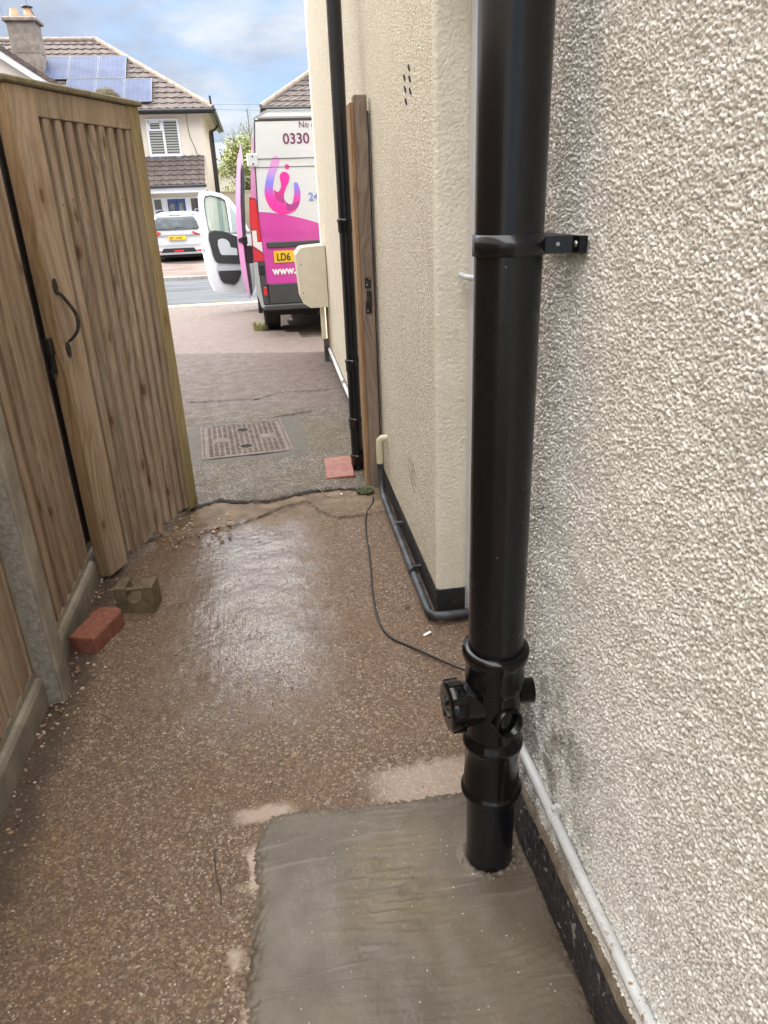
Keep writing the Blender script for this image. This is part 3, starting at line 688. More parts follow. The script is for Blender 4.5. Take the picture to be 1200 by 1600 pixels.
# ------------------------------------------------------------------ timber gate post fixed to the wall, with its latch keep
gp = empty('gate_post', (.51, 3.6, 0), 'brown timber gate post with black latch keep fixed to the rendered wall', 'post')
m = MB(); m.box(.484, .542, 3.555, 3.63, .002, 1.862, 0, Matrix.Rotation(0, 4, 'Z'), .003); m.build('post_timber', M_grey, gp)
m = MB(); m.box(.466, .4835, 3.575, 3.68, .004, 1.835, 0, None, .002); m.build('stop_batten', M_orange, gp)
m = MB(); m.box(.542, .549, 3.565, 3.63, .002, 1.80); m.build('gap_shade_strip', M_dark, gp)  # dark strip standing in for the shade between post and wall
m = MB(); m.box(.498, .528, 3.5505, 3.5552, 1.045, 1.095, 0, None, .002); m.box(.498, .528, 3.5505, 3.5552, .925, .985, 0, None, .002); m.box(.503, .528, 3.543, 3.5505, .965, 1.035, 0, None, .003)
lk = m.build('latch_keep', M_blackm, gp)
for x, z in ((.520, 1.088), (.507, 1.062), (.520, .965), (.507, .940), (.52, .905)): m = MB(); m.lathe([(0, .0035), (.0015, .003), (.002, .001)], (x, 3.5504, z), (0, -1, 0), 8); m.build('screw', M_steel, gp)

# ------------------------------------------------------------------ meter box
mb = empty('meter_box', (.52, 7.2, .5), 'cream plastic meter box on the house corner in front of the magenta van', 'meter box')
bx0, bx1, by0, by1, bz0, bz1 = .352, .622, 7.0, 7.42, .53, 1.085
m = MB(); m.prism([(bx1, by0, bz0), (bx0+.10, by0, bz0), (bx0+.035, by0, bz0+.045), (bx0+.018, by0, bz0+.09), (bx0-.006, by0, bz1-.075), (bx0+.040, by0, bz1-.020), (bx0+.07, by0, bz1-.012), (bx1, by0, bz1)], (0, by1-by0, 0)); m.build('cover', M_meter, mb)
for zz_ in (bz1-.16, bz0+.14): m = MB(); m.lathe([(0, .006), (.003, .005)], (bx0+.04, by0, zz_), (0, -1, 0), 8); m.build('screw', M_waste, mb)
m = MB(); m.box(.545, .585, 7.05, 7.11, .22, bz0, 0, None, .004); m.build('duct', M_creamp, mb)
m = MB(); m.tube([(.612, 7.1, .08), (.612, 7.1, bz0)], .011, 8); m.build('gas_riser', M_orange, mb)
m = MB(); m.box(.560, .60, 7.06, 7.12, .0, .219, 0, None, .004); m.build('duct_foot', M_waste, mb)

# ------------------------------------------------------------------ FENCE (left)
def fence_run(label, x, y0, y1, matb, h, group, gz=.13, nb=.098):
    e = empty('fence_panel', (x, (y0+y1)/2, 0), label, 'fence', group); m = MB(); y = y0
    k = 0
    while y < y1-.01:
        yb = min(y+nb, y1); jb = random.uniform(-.0015, .002)
        m.prism([(x+.0045+jb, y+.0012, 0), (x-.014, y+.0012, 0), (x-.024, yb+.012, 0), (x-.0075, yb+.012, 0)], (0, 0, h-gz), 0, Matrix.Translation((0, 0, gz))); y = yb; k += 1
    m.build('boards', matb, e)
    for zr_ in (gz+.35, 1.45): m = MB(); m.box(x-.07, x-.024, y0, y1, zr_, zr_+.05); m.build('rail', matb, e)
    m = MB(); m.prism([(x-.03, y0, -.05), (x+.020, y0, -.05), (x+.020, y0, gz-.045), (x+.014, y0, gz-.030), (x+.002, y0, gz-.025), (x+.001, y0, gz-.002), (x-.03, y0, gz)], (0, y1-y0, 0)); m.build('gravel_board', M_conc, e)
    return e
fence_run('nearest vertical board fence panel, left of the first concrete post', -.812, .0, 1.985, M_fence, 1.83, 'fence panels on the left')
fence_run('knotty light fence panel between concrete post and open gate', -.812, 2.082, 2.795, M_fence, 1.83, 'fence panels on the left')
fence_run('fence panel behind the gate, coloured dark for the shade in the gap', -.835, 2.837, 3.6, M_dark, 1.83, 'fence panels on the left')  # fence runs on into shade here; the dark board colour carries it
def cpost(y, label):
    e = empty('concrete_post', (-.79, y, 0), label, 'post', 'concrete fence posts'); m = MB()
    m.box(-.86, -.742, y-.046, y+.046, -.05, 1.9, 0, None, .006); o = m.build('shaft', M_conc, e)
    m = MB(); n = 60
    rr = []
    for i in range(n+1):
        z = 1.9*i/n; rr.append([(-.80 + random.gauss(0, .0015), y-.0475-random.random()*.002, z), (-.775, y-.0495-random.random()*.003, z), (-.752 + random.gauss(0, .002), y-.0475, z)])
    m.rings(rr, 0, True, False, False); m.build('rough_face', M_concr, e)
cpost(2.034, 'pitted concrete fence post beside the red brick')
op = empty('timber_post', (-.84, 2.81, 0), 'dark post at the end of the light fence panel behind the gate edge', 'post')
m = MB(); m.box(-.90, -.828, 2.797, 2.835, 0, 1.85, 0, None, .004); m.build('shaft', M_dark, op)  # narrow post in the same dark timber as the panel behind
hp = empty('hinge_post', (-.565, 3.62, 0), 'old round topped timber hinge post behind the top of the gate', 'post')
m = MB(); rr = [[(-.565+s1*.055*q, 3.63+s2*.055*q, z) for s1, s2 in ((-1,-1),(1,-1),(1,1),(-1,1))] for z, q in ((0, 1), (1.862, 1), (1.885, .86), (1.902, .55), (1.912, .12))]
m.rings(rr, 0, False); m.build('shaft', M_oldpost, hp)

# ------------------------------------------------------------------ GATE: hinged far end, swung back towards the camera
gd = Vector((-.41616, -.90929, 0)); gn = Vector((.90929, -.41616, 0))
ga = empty('wooden_gate', (-.436, 3.467, .02), 'open ribbed timber gate with black handle leaning back against the fence', 'gate', rot=(0, 0, math.atan2(gd.y, gd.x)))
# local: x along the gate from hinge to free edge, -y is ... build with y = -gn direction (thickness towards the fence is +y or -y)
sgn = 1 if (Matrix.Rotation(math.atan2(gd.y, gd.x), 3, 'Z') @ Vector((0, 1, 0))).dot(gn) > 0 else -1
def gb(m, x0, x1, t0, t1, z0, z1, mi=0, bev=.003):
    a, c = sorted((t0*sgn, t1*sgn)); m.box(x0, x1, a, c, z0, z1, mi, None, bev)
GH = 1.800
m = MB(); gb(m, -.022, .052, -.045, 0, .015, GH); m.build('stile', M_gatemoss, ga, False)
m = MB(); gb(m, .608, .732, -.048, 0, .0, GH); m.build('stile', M_gatest, ga, False)
m = MB(); gb(m, .7322, .737, -.060, -.003, .0, GH, 0, .001); gb(m, .62, .7322, -.060, -.0485, .0, GH, 0, .001); m.build('stile_edge', M_gateor, ga, False)
m = MB(); gb(m, .0525, .6075, -.040, -.001, GH-.088, GH-.001)
rail = m.build('top_rail', M_gate, ga, False)
m = MB(); gb(m, -.035, .752, -.068, .014, GH+.001, GH+.022, 0, .005); m.build('capping', M_cap, ga, False)
us = [.608, .543, .484, .424, .356, .292, .231, .170, .112, .052]
m = MB()
for i in range(9):
    a, c = us[i+1], us[i]; zb = random.uniform(.005, .05); mid = c - (c-a)*.36
    # stepped board: raised face, then a rebate groove on its far side
    for q0, q1, t in ((mid+0.0, c-.0006, -.016), (a+.004, mid, -.0055)):
        pass
    jt = random.uniform(-.0015, .0015); P = [(a, -.031), (a, -.024), (a+.003, -.0075+jt), (a+.006, -.0050+jt), (a+(c-a)*.52, -.0040+jt), (a+(c-a)*.58, -.0075+jt), (a+(c-a)*.60, -.0215), (c-.003, -.0225), (c-.0006, -.026), (c-.0006, -.031)]
    m.prism([(x, t*sgn, zb) for x, t in P], (0, 0, GH-.090-zb))
m.build('boards', M_gate, ga, False)
for zr_ in (.25, 1.40): m = MB(); gb(m, .052, .608, -.075, -.031, zr_, zr_+.09); m.build('ledge_rail', M_gate, ga, False)
for i in range(9):
    for zn in (.30, 1.445):
        m = MB(); xn = (us[i+1]+us[i])/2 - .010; m.lathe([(-.001, .0028), (.0012, .0026)], (xn, -.0045*sgn, zn + random.uniform(-.012, .012)), (0, sgn, 0), 8); m.build('nail', M_blackm, ga, False)
# bow handle with pear shaped ends
m = MB()
hp_ = [(.704, .004, 1.150), (.700, .012, 1.142), (.690, .026, 1.115), (.676, .040, 1.075), (.674, .044, 1.045), (.680, .040, 1.010), (.696, .022, .982), (.702, .008, .972)]
m.tube([(x, t*sgn, z) for x, t, z in smooth_pts(hp_, 4)], [.0045 + .0025*math.sin(PI*i/28) for i in range(29)], 10)
for zc, sg in ((1.162, 1), (.948, -1)):
    q = [(0, .034), (.008, .026), (.012, .010), (.010, -.010), (.006, -.020), (0, -.024), (-.006, -.020), (-.010, -.010), (-.012, .010), (-.008, .026)]
    m.prism([(.705 + x_, .001*sgn, zc - sg*(z_-.01)) for x_, z_ in q], (0, .004*sgn, 0))
m.build('handle', M_blackm, ga, False)
m = MB(); gb(m, .7372, .760, -.056, -.030, .93, .99, 0, .003); gb(m, .7372, .750, -.050, -.036, .86, .93, 0, .003); m.tube([(.745, -.042*sgn, .86), (.755, -.044*sgn, .845), (.762, -.048*sgn, .86), (.755, -.050*sgn, .88)], .004, 8)
m.build('latch', M_blackm, ga, False)

# ------------------------------------------------------------------ brick, iron style weight, tile, manhole, litter, weeds
br = MB(); T = Matrix.Translation((-.703, 2.352, .0)) @ Matrix.Rotation(math.radians(-71-180+90+163), 4, 'Z')
ang = math.atan2(2.413-2.215, -.628+.698); T = Matrix.Translation((-.705, 2.352, 0)) @ Matrix.Rotation(ang, 4, 'Z')
poly = [(-.105, -.047), (-.100, -.050), (.085, -.050), (.098, -.040), (.106, -.022), (.105, .030), (.092, .048), (.070, .050), (.062, .062), (.045, .064), (.035, .050), (-.100, .049), (-.105, .044)]
br.rings([[(x*.985, y*.97, .001) for x, y in poly], [(x, y, .006) for x, y in poly], [(x, y, .060) for x, y in poly], [(x*.98, y*.95, .066) for x, y in poly]], 0, False, True, True, T)
tag(br.build('brick', M_brick), 'chipped red brick wedged against the concrete post and gravel board', 'brick')
wt = MB(); ang = math.atan2(2.498-2.511, .651-.534)
T = Matrix.Translation((-.590, 2.545, 0)) @ Matrix.Rotation(math.radians(-8), 4, 'Z')
hw, hd_, hz = .074, .046, .108
arc = [(.030*math.cos(a), .078 + .036*-math.sin(a)) for a in np.linspace(0, PI, 13)]
prof = [(-hw, .0), (hw, .0), (hw*.97, hz), (.032, hz)] + [(x, z) for x, z in arc][0:] + [(-.032, hz), (-hw*.97, hz)]
wt.prism([(x, -hd_, z) for x, z in prof], (0, hd_*2, 0), 0, T)
wo = wt.build('weight_body', M_weight); we = empty('gate_weight', (-.59, 2.545, 0), 'brown stone coloured block weight with a bar handle at the foot of the gate', 'weight')
wo.parent = we; wo.data.transform(Matrix.Translation(-Vector(we.location)))
m = MB(); m.tube([T @ Vector((-.040, -.030, hz-.012)), T @ Vector((.040, -.030, hz-.012))], .008, 12); m.build('bar_handle', M_weight, we)
tl = MB(); T = Matrix.Translation((.342, 3.85, .034)) @ Matrix.Rotation(math.radians(-3), 4, 'Z') @ Matrix.Rotation(math.radians(4), 4, 'X') @ Matrix.Rotation(math.radians(-2), 4, 'Y')
tl.box(-.080, .080, -.145, .145, -.008, .008, 0, T, .003); tag(tl.build('floor_tile', M_tile), 'flat red quarry tile lying at the foot of the black downpipe', 'tile')
tl = MB(); T = Matrix.Translation((.505, 3.80, .045)) @ Matrix.Rotation(.3, 4, 'Z'); tl.box(-.02, .02, -.06, .06, -.020, .010, 0, T, .003); tag(tl.build('tile_fragment', M_tile), 'small broken red piece between downpipe and timber post', 'tile')
# manhole cover
mh = empty('manhole_cover', (-.205, 4.62, .021), 'rusty rectangular cast iron manhole cover with two key holes in the driveway', 'manhole cover', rot=(0, 0, math.radians(4.6)))
hx, hy = .262, .345
m = MB()
for a in ((-hx-.022, hx+.022, -hy-.022, -hy-.003), (-hx-.022, hx+.022, hy+.003, hy+.022), (-hx-.022, -hx-.003, -hy-.003, hy+.003), (hx+.003, hx+.022, -hy-.003, hy+.003)): m.box(*a, -.02, .0055, 0, None, .002)
m.build('frame', M_iron, mh, False)
m = MB(); m.box(-hx, hx, -hy, hy, -.02, .0025, 0, None, .001); m.build('lid', M_iron, mh, False)
m = MB(); nxx, nyy = 14, 22
for i in range(nxx):
    for j in range(nyy):
        x = -hx + .022 + (2*hx-.044)*(i+.5)/nxx; y = -hy + .02 + (2*hy-.04)*(j+.5)/nyy + (.008 if i % 2 else -.0)
        if (x-.0)**2 + (abs(y)-.185)**2 < .0026 or (abs(x)-.15)**2*1.2 + y*y < .0045 and abs(y) < .05: continue
        m.box(x-.0115, x+.0115, y-.0065, y+.0065, .002, .0065)
m.box(-.19, -.11, -.045, .045, .002, .005); m.box(.11, .19, -.045, .045, .002, .005)
m.build('raised_pattern', M_iron, mh, False)
for s_ in (-1, 1):
    m = MB(); m.lathe([(0, .052), (.0042, .050), (.0042, .040), (.0035, .038)], (0, s_*.185, .0015), (0, 0, 1), 28); ko = m.build('key_hole', M_iron, mh, False)
    m = MB(); m.lathe([(.0, .037), (.0008, .037)], (0, s_*.185, .0052), (0, 0, 1), 28); k2 = m.build('recess', M_hole, mh, False); k2.parent = ko
# small litter
m = MB(); T = Matrix.Translation((.463, 2.10, .007)) @ Matrix.Rotation(.6, 4, 'Z'); m.box(-.018, .018, -.006, .006, 0, .003, 0, T, .001); tag(m.build('paper_scrap', M_paper), 'small white scrap on the path near the black waste pipe corner', 'litter')
m = MB(); m.lathe([(0, .010), (.006, .008), (.009, .002)], (.315, 3.50, .006), n=8); tag(m.build('pebble', M_paper), 'small white pebble by the step crack near the post', 'pebble')
m = MB(); m.tube(smooth_pts([(.20, 3.56, .03), (.24, 3.47, .022), (.30, 3.44, .014), (.36, 3.42, .012)], 4), .002, 6); tag(m.build('twig', M_gate), 'pale dry twig lying across the step crack', 'twig')
m = MB(); m.tube(smooth_pts([(-.245, 1.30, .004), (-.238, 1.24, .006), (-.226, 1.19, .006), (-.222, 1.15, .004)], 4), .0009, 6); tag(m.build('hair_strand', M_cable), 'thin dark curved strand on the path left of the mortar', 'litter')
def tuft(name, x, y, z, r, h, n, mt, label, flat=False):
    m = MB()
    for i in range(n):
        a = random.uniform(0, 2*PI); d = r*math.sqrt(random.random()); bx, by = x+d*math.cos(a), y+d*math.sin(a); hh_ = h*random.uniform(.4, 1)
        t = random.uniform(0, 2*PI); lean = random.uniform(.3, 1.)*hh_; ww = random.uniform(.0018, .0035)*(2.2 if flat else 1); c, s_ = math.cos(t), math.sin(t)
        m.add([(bx-s_*ww, by+c*ww, z), (bx+s_*ww, by-c*ww, z), (bx+c*lean*.5+s_*ww, by+s_*lean*.5-c*ww, z+hh_*.75), (bx+c*lean*.5-s_*ww, by+s_*lean*.5+c*ww, z+hh_*.75), (bx+c*lean, by+s_*lean, z+hh_*(.6 if flat else 1))], [(0, 1, 2, 3), (3, 2, 4)])
    return tag(m.build(name, mt), label, 'weed')
tuft('weed', .44, 3.49, .008, .045, .028, 260, M_weed, 'low green weed growing at the foot of the timber gate post', True)
tuft('weed', -.05, 10.0, terr(10.0), .10, .14, 220, M_weedy, 'yellowish grass tuft beside the rear wheel of the van')
tuft('weed', -.62, 3.30, .002, .07, .02, 120, M_weed, 'sparse moss and weed in the corner below the gate hinge end', True)
M_dead = mat('dead_leaf', lambda b: dict(color=b.mix(b.noise(b.obj(), 90., 3).sm(.3, .7), (.10,.045,.018), (.24,.13,.05)), rough=.7))
for (x, y, a_, lab) in ((-.735, 2.13, .3, 'curled brown leaf at the foot of the concrete post'), (-.742, 1.93, 1.9, 'small brown leaf against the gravel board below the concrete post'), (-.50, 3.28, 2.6, 'brown leaf by the foot of the gate hinge end'), (.43, 2.30, .9, 'tiny brown leaf beside the black waste pipe')):
    m = MB(); T = Matrix.Translation((x, y, .006)) @ Matrix.Rotation(a_, 4, 'Z'); m.rings([[(-.016+.032*t, -.006*math.sin(PI*t), .003+.003*math.sin(PI*t)) for t in (0, .25, .5, .75, 1)], [(-.016+.032*t, 0, .0+.001*t) for t in (0, .25, .5, .75, 1)], [(-.016+.032*t, .007*math.sin(PI*t), .004+.003*math.sin(PI*t)) for t in (0, .25, .5, .75, 1)]], 0, True, False, False, T)
    tag(m.build('dead_leaf', M_dead), lab, 'leaf', 'dead leaves on the path')
# loose grit: small stones along the fence and on the path, as one uncountable scatter
m = MB()
def stone(x, y, z, r):
    a = random.uniform(0, 6.28); q = []
    for k in range(6):
        t = a + k*PI/3; rr_ = r*random.uniform(.75, 1.2); q.append((x+rr_*math.cos(t), y+rr_*.8*math.sin(t)))
    m.rings([[(u, v, z-.001) for u, v in q], [(x+(u-x)*1.05, y+(v-y)*1.05, z+r*.35) for u, v in q], [(x+(u-x)*.5, y+(v-y)*.5, z+r*.75) for u, v in q]], random.randrange(4), True)
for i in range(1500):
    x = random.uniform(-.78, .46); y = .7 + 2.6*random.random()**1.3
    if -.19 < x and y < 1.40: continue
    stone(x, y, .0005, random.choice((.0012, .0015, .002, .0025, .003)))
for i in range(260): stone(-.79 + abs(random.gauss(0, .05)), random.uniform(1.4, 2.9), .0005, random.uniform(.002, .006))
for i in range(160): stone(random.uniform(-.6, -.25), random.gauss(3.25, .1), .006, random.uniform(.003, .010))
for i in range(120): stone(random.uniform(-.15, .46), random.uniform(.7, 1.36), .0075, random.uniform(.0008, .0018))
M_st = [mat('pebble_%s' % n_, color=c_, rough=.45) for n_, c_ in (('tan', (.36,.25,.16)), ('pale', (.55,.47,.38)), ('brown', (.15,.085,.05)), ('buff', (.27,.20,.15)))]
tag(m.build('loose_grit', M_st), 'loose grit and small stones scattered over the path', 'grit', kind='stuff')

# ------------------------------------------------------------------ materials for the street
M_roof = mat('brown_roof_tiles', lambda b: dict(color=b.mix(b.noise(b.pos(), 3., 5, .7).sm(.3, .7), b.mix(b.island(), (.045,.033,.031), (.075,.055,.050)), (.115,.092,.084)), rough=.75, normal=b.bump(b.noise(b.pos(), 30., 3), .4, .01)))
M_ridge = mat('ridge_tiles', lambda b: dict(color=b.mix(b.noise(b.pos(), 6., 5, .7).sm(.3, .7), (.20,.155,.13), (.32,.27,.23)), rough=.85))
M_facade = mat('cream_house_render', lambda b: dict(color=b.mix(b.noise(b.pos(), .9, 5, .6).sm(.3, .7), (.58,.535,.455), (.66,.61,.53)), rough=.9, normal=b.bump(b.noise(b.pos(), 40., 3), .3, .01)))
M_facade2 = mat('white_gable_render', lambda b: dict(color=b.mix(b.noise(b.pos(), .9, 5, .6).sm(.3, .7), (.60,.55,.50), (.70,.66,.62)), rough=.9))
M_whitet = mat('white_trim', color=(.74,.76,.80), rough=.35)
M_blind = mat('slatted_blind', lambda b: dict(color=b.mix(b.wave(b.comb(b.sep(b.obj())[2], 0., 0.), 3.6).sm(.3, .6), (.04,.045,.045), (.36,.37,.34)), rough=.5))
M_glass = mat('dark_window_glass', color=(.025,.035,.04), rough=.05, spec=.8)
M_blue = mat('blue_door_paint', color=(.018,.06,.22), rough=.3)
M_leaded = mat('leaded_glass', lambda b: dict(color=b.mix(b.voro(b.obj(), 22.)[0].sm(.2, .5), (.55,.52,.40), (.12,.13,.12)), rough=.3))
M_gutter = mat('black_gutter', color=(.018,.018,.022), rough=.35)
M_lead = mat('lead_flashing', lambda b: dict(color=b.mix(b.noise(b.pos(), 7., 4).sm(.4, .65), (.055,.065,.085), (.17,.19,.22)), rough=.6))
M_chim = mat('grey_chimney_render', lambda b: dict(color=b.mix(b.noise(b.pos(), 4., 6, .7).sm(.3, .7), (.17,.145,.125), (.29,.255,.225)), rough=.95, normal=b.bump(b.noise(b.pos(), 20., 4), .5, .02)))
M_pot = mat('clay_chimney_pot', color=(.52,.31,.19), rough=.8)
def f_solar(b):
    X, Y, Z = b.sep(b.obj()); gx = b.wave(b.comb(X, 0., 0.), 1.95).sm(.93, .985); gz = b.wave(b.comb(Y, 0., 0.), 1.9).sm(.94, .99)
    return dict(color=b.mix(gx.max(gz) * .25, b.mix(b.noise(b.pos(), 2., 3).sm(.3, .7), (.035,.052,.115), (.055,.078,.155)), (.14,.17,.25)), rough=.45, spec=.25)
M_solar = mat('blue_solar_cells', f_solar)
M_alu = mat('aluminium_frame', color=(.15,.17,.21), rough=.5, metal=.3)
M_vwhite = mat('van_white_paint', color=(.62,.65,.69), rough=.22, coat=.6)
M_mag = mat('magenta_vinyl', color=(.58,.055,.36), rough=.25, coat=.5)
M_maglight = mat('pale_pink_vinyl', color=(.74,.46,.70), rough=.25, coat=.5)
def f_vinyl(b):
    X, Y, Z = b.sep(b.obj()); return dict(color=b.ramp(Z.sm(.6, 2.2), [(0, (.60,.075,.38)), (.3, (.55,.08,.42)), (.55, (.62,.13,.48)), (.8, (.62,.25,.52)), (1, (.70,.42,.66))]), rough=.25)
M_vin = mat('graduated_magenta_vinyl', f_vinyl, coat=.5)
M_dgrey = mat('dark_grey_bumper_plastic', color=(.050,.054,.060), rough=.5)
M_lgrey = mat('light_grey_bumper', color=(.42,.45,.48), rough=.4)
M_red = mat('red_lamp_lens', color=(.62,.012,.018), rough=.12, coat=.8)
M_redd = mat('dark_red_lamp_lens', color=(.32,.01,.015), rough=.12, coat=.8)
M_clear = mat('clear_lamp_lens', color=(.72,.70,.70), rough=.12, coat=.8)
M_plate = mat('yellow_number_plate', color=(.80,.52,.02), rough=.35)
M_ink = mat('black_lettering', color=(.012,.012,.014), rough=.5)
M_plum = mat('plum_lettering', color=(.16,.03,.11), rough=.4)
M_lblue = mat('blue_lettering', color=(.16,.26,.66), rough=.4)
M_wlet = mat('white_lettering', color=(.80,.80,.82), rough=.4)
M_rubber = mat('tyre_rubber', color=(.018,.018,.019), rough=.8)
M_rim = mat('silver_wheel', color=(.45,.46,.48), rough=.35, metal=.6)
M_under = mat('underbody', color=(.020,.018,.016), rough=.9)
M_cargl = mat('tinted_car_glass', lambda b: dict(color=b.mix(b.noise(b.obj(), 3., 3).sm(.4, .7), (.012,.02,.026), (.045,.07,.085)), rough=.12), spec=.5)
M_dglass = mat('door_window_glass', color=(.35,.48,.44), rough=.05, spec=.3, alpha=.30)
def f_logo(b):
    X, Y, Z = b.sep(b.obj()); return dict(color=b.ramp((Z + X*.12).sm(1.40, 2.05), [(0, (.80,.03,.33)), (.33, (.74,.05,.42)), (.50, (.42,.13,.66)), (.68, (.20,.24,.82)), (.86, (.52,.30,.74)), (1, (.66,.30,.64))]), rough=.3)
M_logo = mat('emblem_gradient', f_logo)
M_logo2 = mat('emblem_pink', lambda b: dict(color=b.ramp(b.sep(b.obj())[2].sm(1.55, 1.82), [(0, (.42,.045,.24)), (.35, (.62,.03,.28)), (1, (.80,.03,.36))]), rough=.3))
M_logo3 = mat('emblem_dark_pink', color=(.40,.045,.26), rough=.3)

# ------------------------------------------------------------------ tiled roofs (real tiles: rounded rolls and stepped courses)
def tiled(name, O, U, V, u0, u1, parent, course=.34, pitch=.30, lens=None):
    """O origin at the eave, U unit along the eave, V unit up the slope; u0(v), u1(v) give the ends of each course"""
    O, U, V = Vector(O), Vector(U), Vector(V); N_ = U.cross(V).normalized(); m = MB(); L_ = lens; n = int(math.ceil(L_/course))
    for i in range(n):
        va, vb = i*course, min((i+1)*course, L_)
        a0, a1, b0, b1 = u0(va), u1(va), u0(vb), u1(vb); a = min(a0, b0); c = max(a1, b1)
        if a1 - a0 < .05: continue
        k = max(4, int((a1-a0)/(pitch/6))); lo = []; hi = []; fr = []
        jz = random.uniform(-.004, .004)
        for j in range(k+1):
            t = j/k; ua = a0+(a1-a0)*t; ub = b0+(b1-b0)*t if b1 > b0 else (b0+b1)/2
            ph = (ua % pitch)/pitch; zz_ = .030*max(0, math.sin(ph*PI*2))**.8 if ph < .5 else 0
            phb = (ub % pitch)/pitch; zb_ = .030*max(0, math.sin(phb*PI*2))**.8 if phb < .5 else 0
            fr.append(O+U*ua+V*va+N_*(.0)); lo.append(O+U*ua+V*va+N_*(.034+zz_+jz)); hi.append(O+U*ub+V*vb+N_*(.004+zb_))
        m.rings([fr, lo, hi], 0, False, False, False)
    return m.build(name, M_roof, parent)
PIT = math.atan(.716); VV = (0, math.cos(PIT), math.sin(PIT)); cosP, sinP = math.cos(PIT), math.sin(PIT)
def hip_roof(parent, xl, xr, y0, y1, ze, ridge_l, ridge_r, gable_l=False):
    ym = (y0+y1)/2; run = ym-y0; L_ = run/cosP; zr = ze+run*.716
    tiled('roof_slope', (0, y0, ze), (1, 0, 0), VV, (lambda v: xl + (0 if gable_l else (ridge_l-xl)*v/L_)), (lambda v: xr - (xr-ridge_r)*v/L_), parent, lens=L_)
    m = MB()
    m.add([(xl, y1, ze), (xr, y1, ze), (ridge_r, ym, zr), (ridge_l, ym, zr)], [(0, 1, 2, 3)]); m.build('rear_slope', M_roof, parent)
    Lh = math.hypot(xr-ridge_r, zr-ze); ux = (-(xr-ridge_r)/Lh, 0, (zr-ze)/Lh)
    tiled('hip_slope', (xr, 0, ze), (0, 1, 0), ux, (lambda v: y0 + run*v/Lh), (lambda v: y1 - run*v/Lh), parent, lens=Lh)
    if not gable_l:
        Lh = math.hypot(ridge_l-xl, zr-ze); ux = ((ridge_l-xl)/Lh, 0, (zr-ze)/Lh)
        tiled('hip_slope', (xl, 0, ze), (0, -1, 0), ux, (lambda v: -y1 + run*v/Lh), (lambda v: -y0 - run*v/Lh), parent, lens=Lh)
    def cap(a, c):
        m = MB(); a, c = Vector(a), Vector(c); n = int((c-a).length/.33)
        for i in range(n):
            p, q = a.lerp(c, i/n), a.lerp(c, (i+1)/n+.004); m.tube([p+Vector((0, 0, .02)), q+Vector((0, 0, .035))], .10, 8)
        return m.build('ridge_tiles', M_ridge, parent)
    cap((ridge_l, ym, zr), (ridge_r, ym, zr)); cap((xr, y0, ze), (ridge_r, ym, zr))
    if not gable_l: cap((xl, y0, ze), (ridge_l, ym, zr))
    return zr
def gutter(parent, a, c, r=.065):
    m = MB(); m.tube([a, c], r, 10); return m.build('gutter', M_gutter, parent)

# ------------------------------------------------------------------ HOUSE ACROSS THE STREET
h1_ = empty('semi_detached_house', (-6, 32, 0), 'cream house across the street with brown hipped roof, chimney and blue front door', 'house')
GY = terr(29)
m = MB(); m.box(-13.0, -1.52, 30.0, 36.9, -.4, 4.74); m.build('wall', M_facade, h1_)
hip_roof(h1_, -13.3, -1.06, 29.6, 37.3, 4.75, -13.3, -5.27, True)
m = MB(); m.box(-13.2, -1.20, 29.72, 29.995, 4.68, 4.735); m.box(-1.515, -1.20, 30.0, 37.1, 4.68, 4.735); m.build('soffit', M_facade, h1_)
gutter(h1_, (-13.2, 29.55, 4.70), (-1.02, 29.55, 4.70)); gutter(h1_, (-1.02, 29.55, 4.70), (-1.02, 37.3, 4.70))
m = MB(); m.box(-13.2, -1.12, 29.60, 29.72, 4.60, 4.76); m.box(-1.20, -1.08, 29.72, 37.2, 4.60, 4.76); m.build('fascia', M_gutter, h1_)
# chimney
m = MB()
for z0_, z1_ in ((5.3, 6.75), (6.76, 7.70)): m.box(-7.86, -6.90, 31.3, 32.1, z0_, z1_, 0, None, .01)
ch = m.build('chimney', M_chim, h1_)
m = MB(); m.box(-7.97, -6.79, 31.2, 32.2, 7.705, 7.84, 0, None, .03); c1_ = m.build('cap', M_ridge, None); c1_.parent = ch; c1_.data.transform(Matrix.Translation(-Vector(h1_.location)))
for x in (-7.62, -7.15):
    m = MB(); m.lathe([(7.84, .16), (7.98, .17), (8.02, .135), (8.16, .125)], (x, 31.7, 0), n=16); c1_ = m.build('chimney_pot', M_pot, None); c1_.parent = ch; c1_.data.transform(Matrix.Translation(-Vector(h1_.location)))
m = MB(); m.lathe([(8.17, .12), (8.19, .20), (8.22, .19), (8.25, .04)], (-7.15, 31.7, 0), n=14); m.tube([(-7.05, 31.7, 8.15), (-6.98, 31.7, 7.95)], .03, 6); c1_ = m.build('cowl', M_gutter, None); c1_.parent = ch; c1_.data.transform(Matrix.Translation(-Vector(h1_.location)))
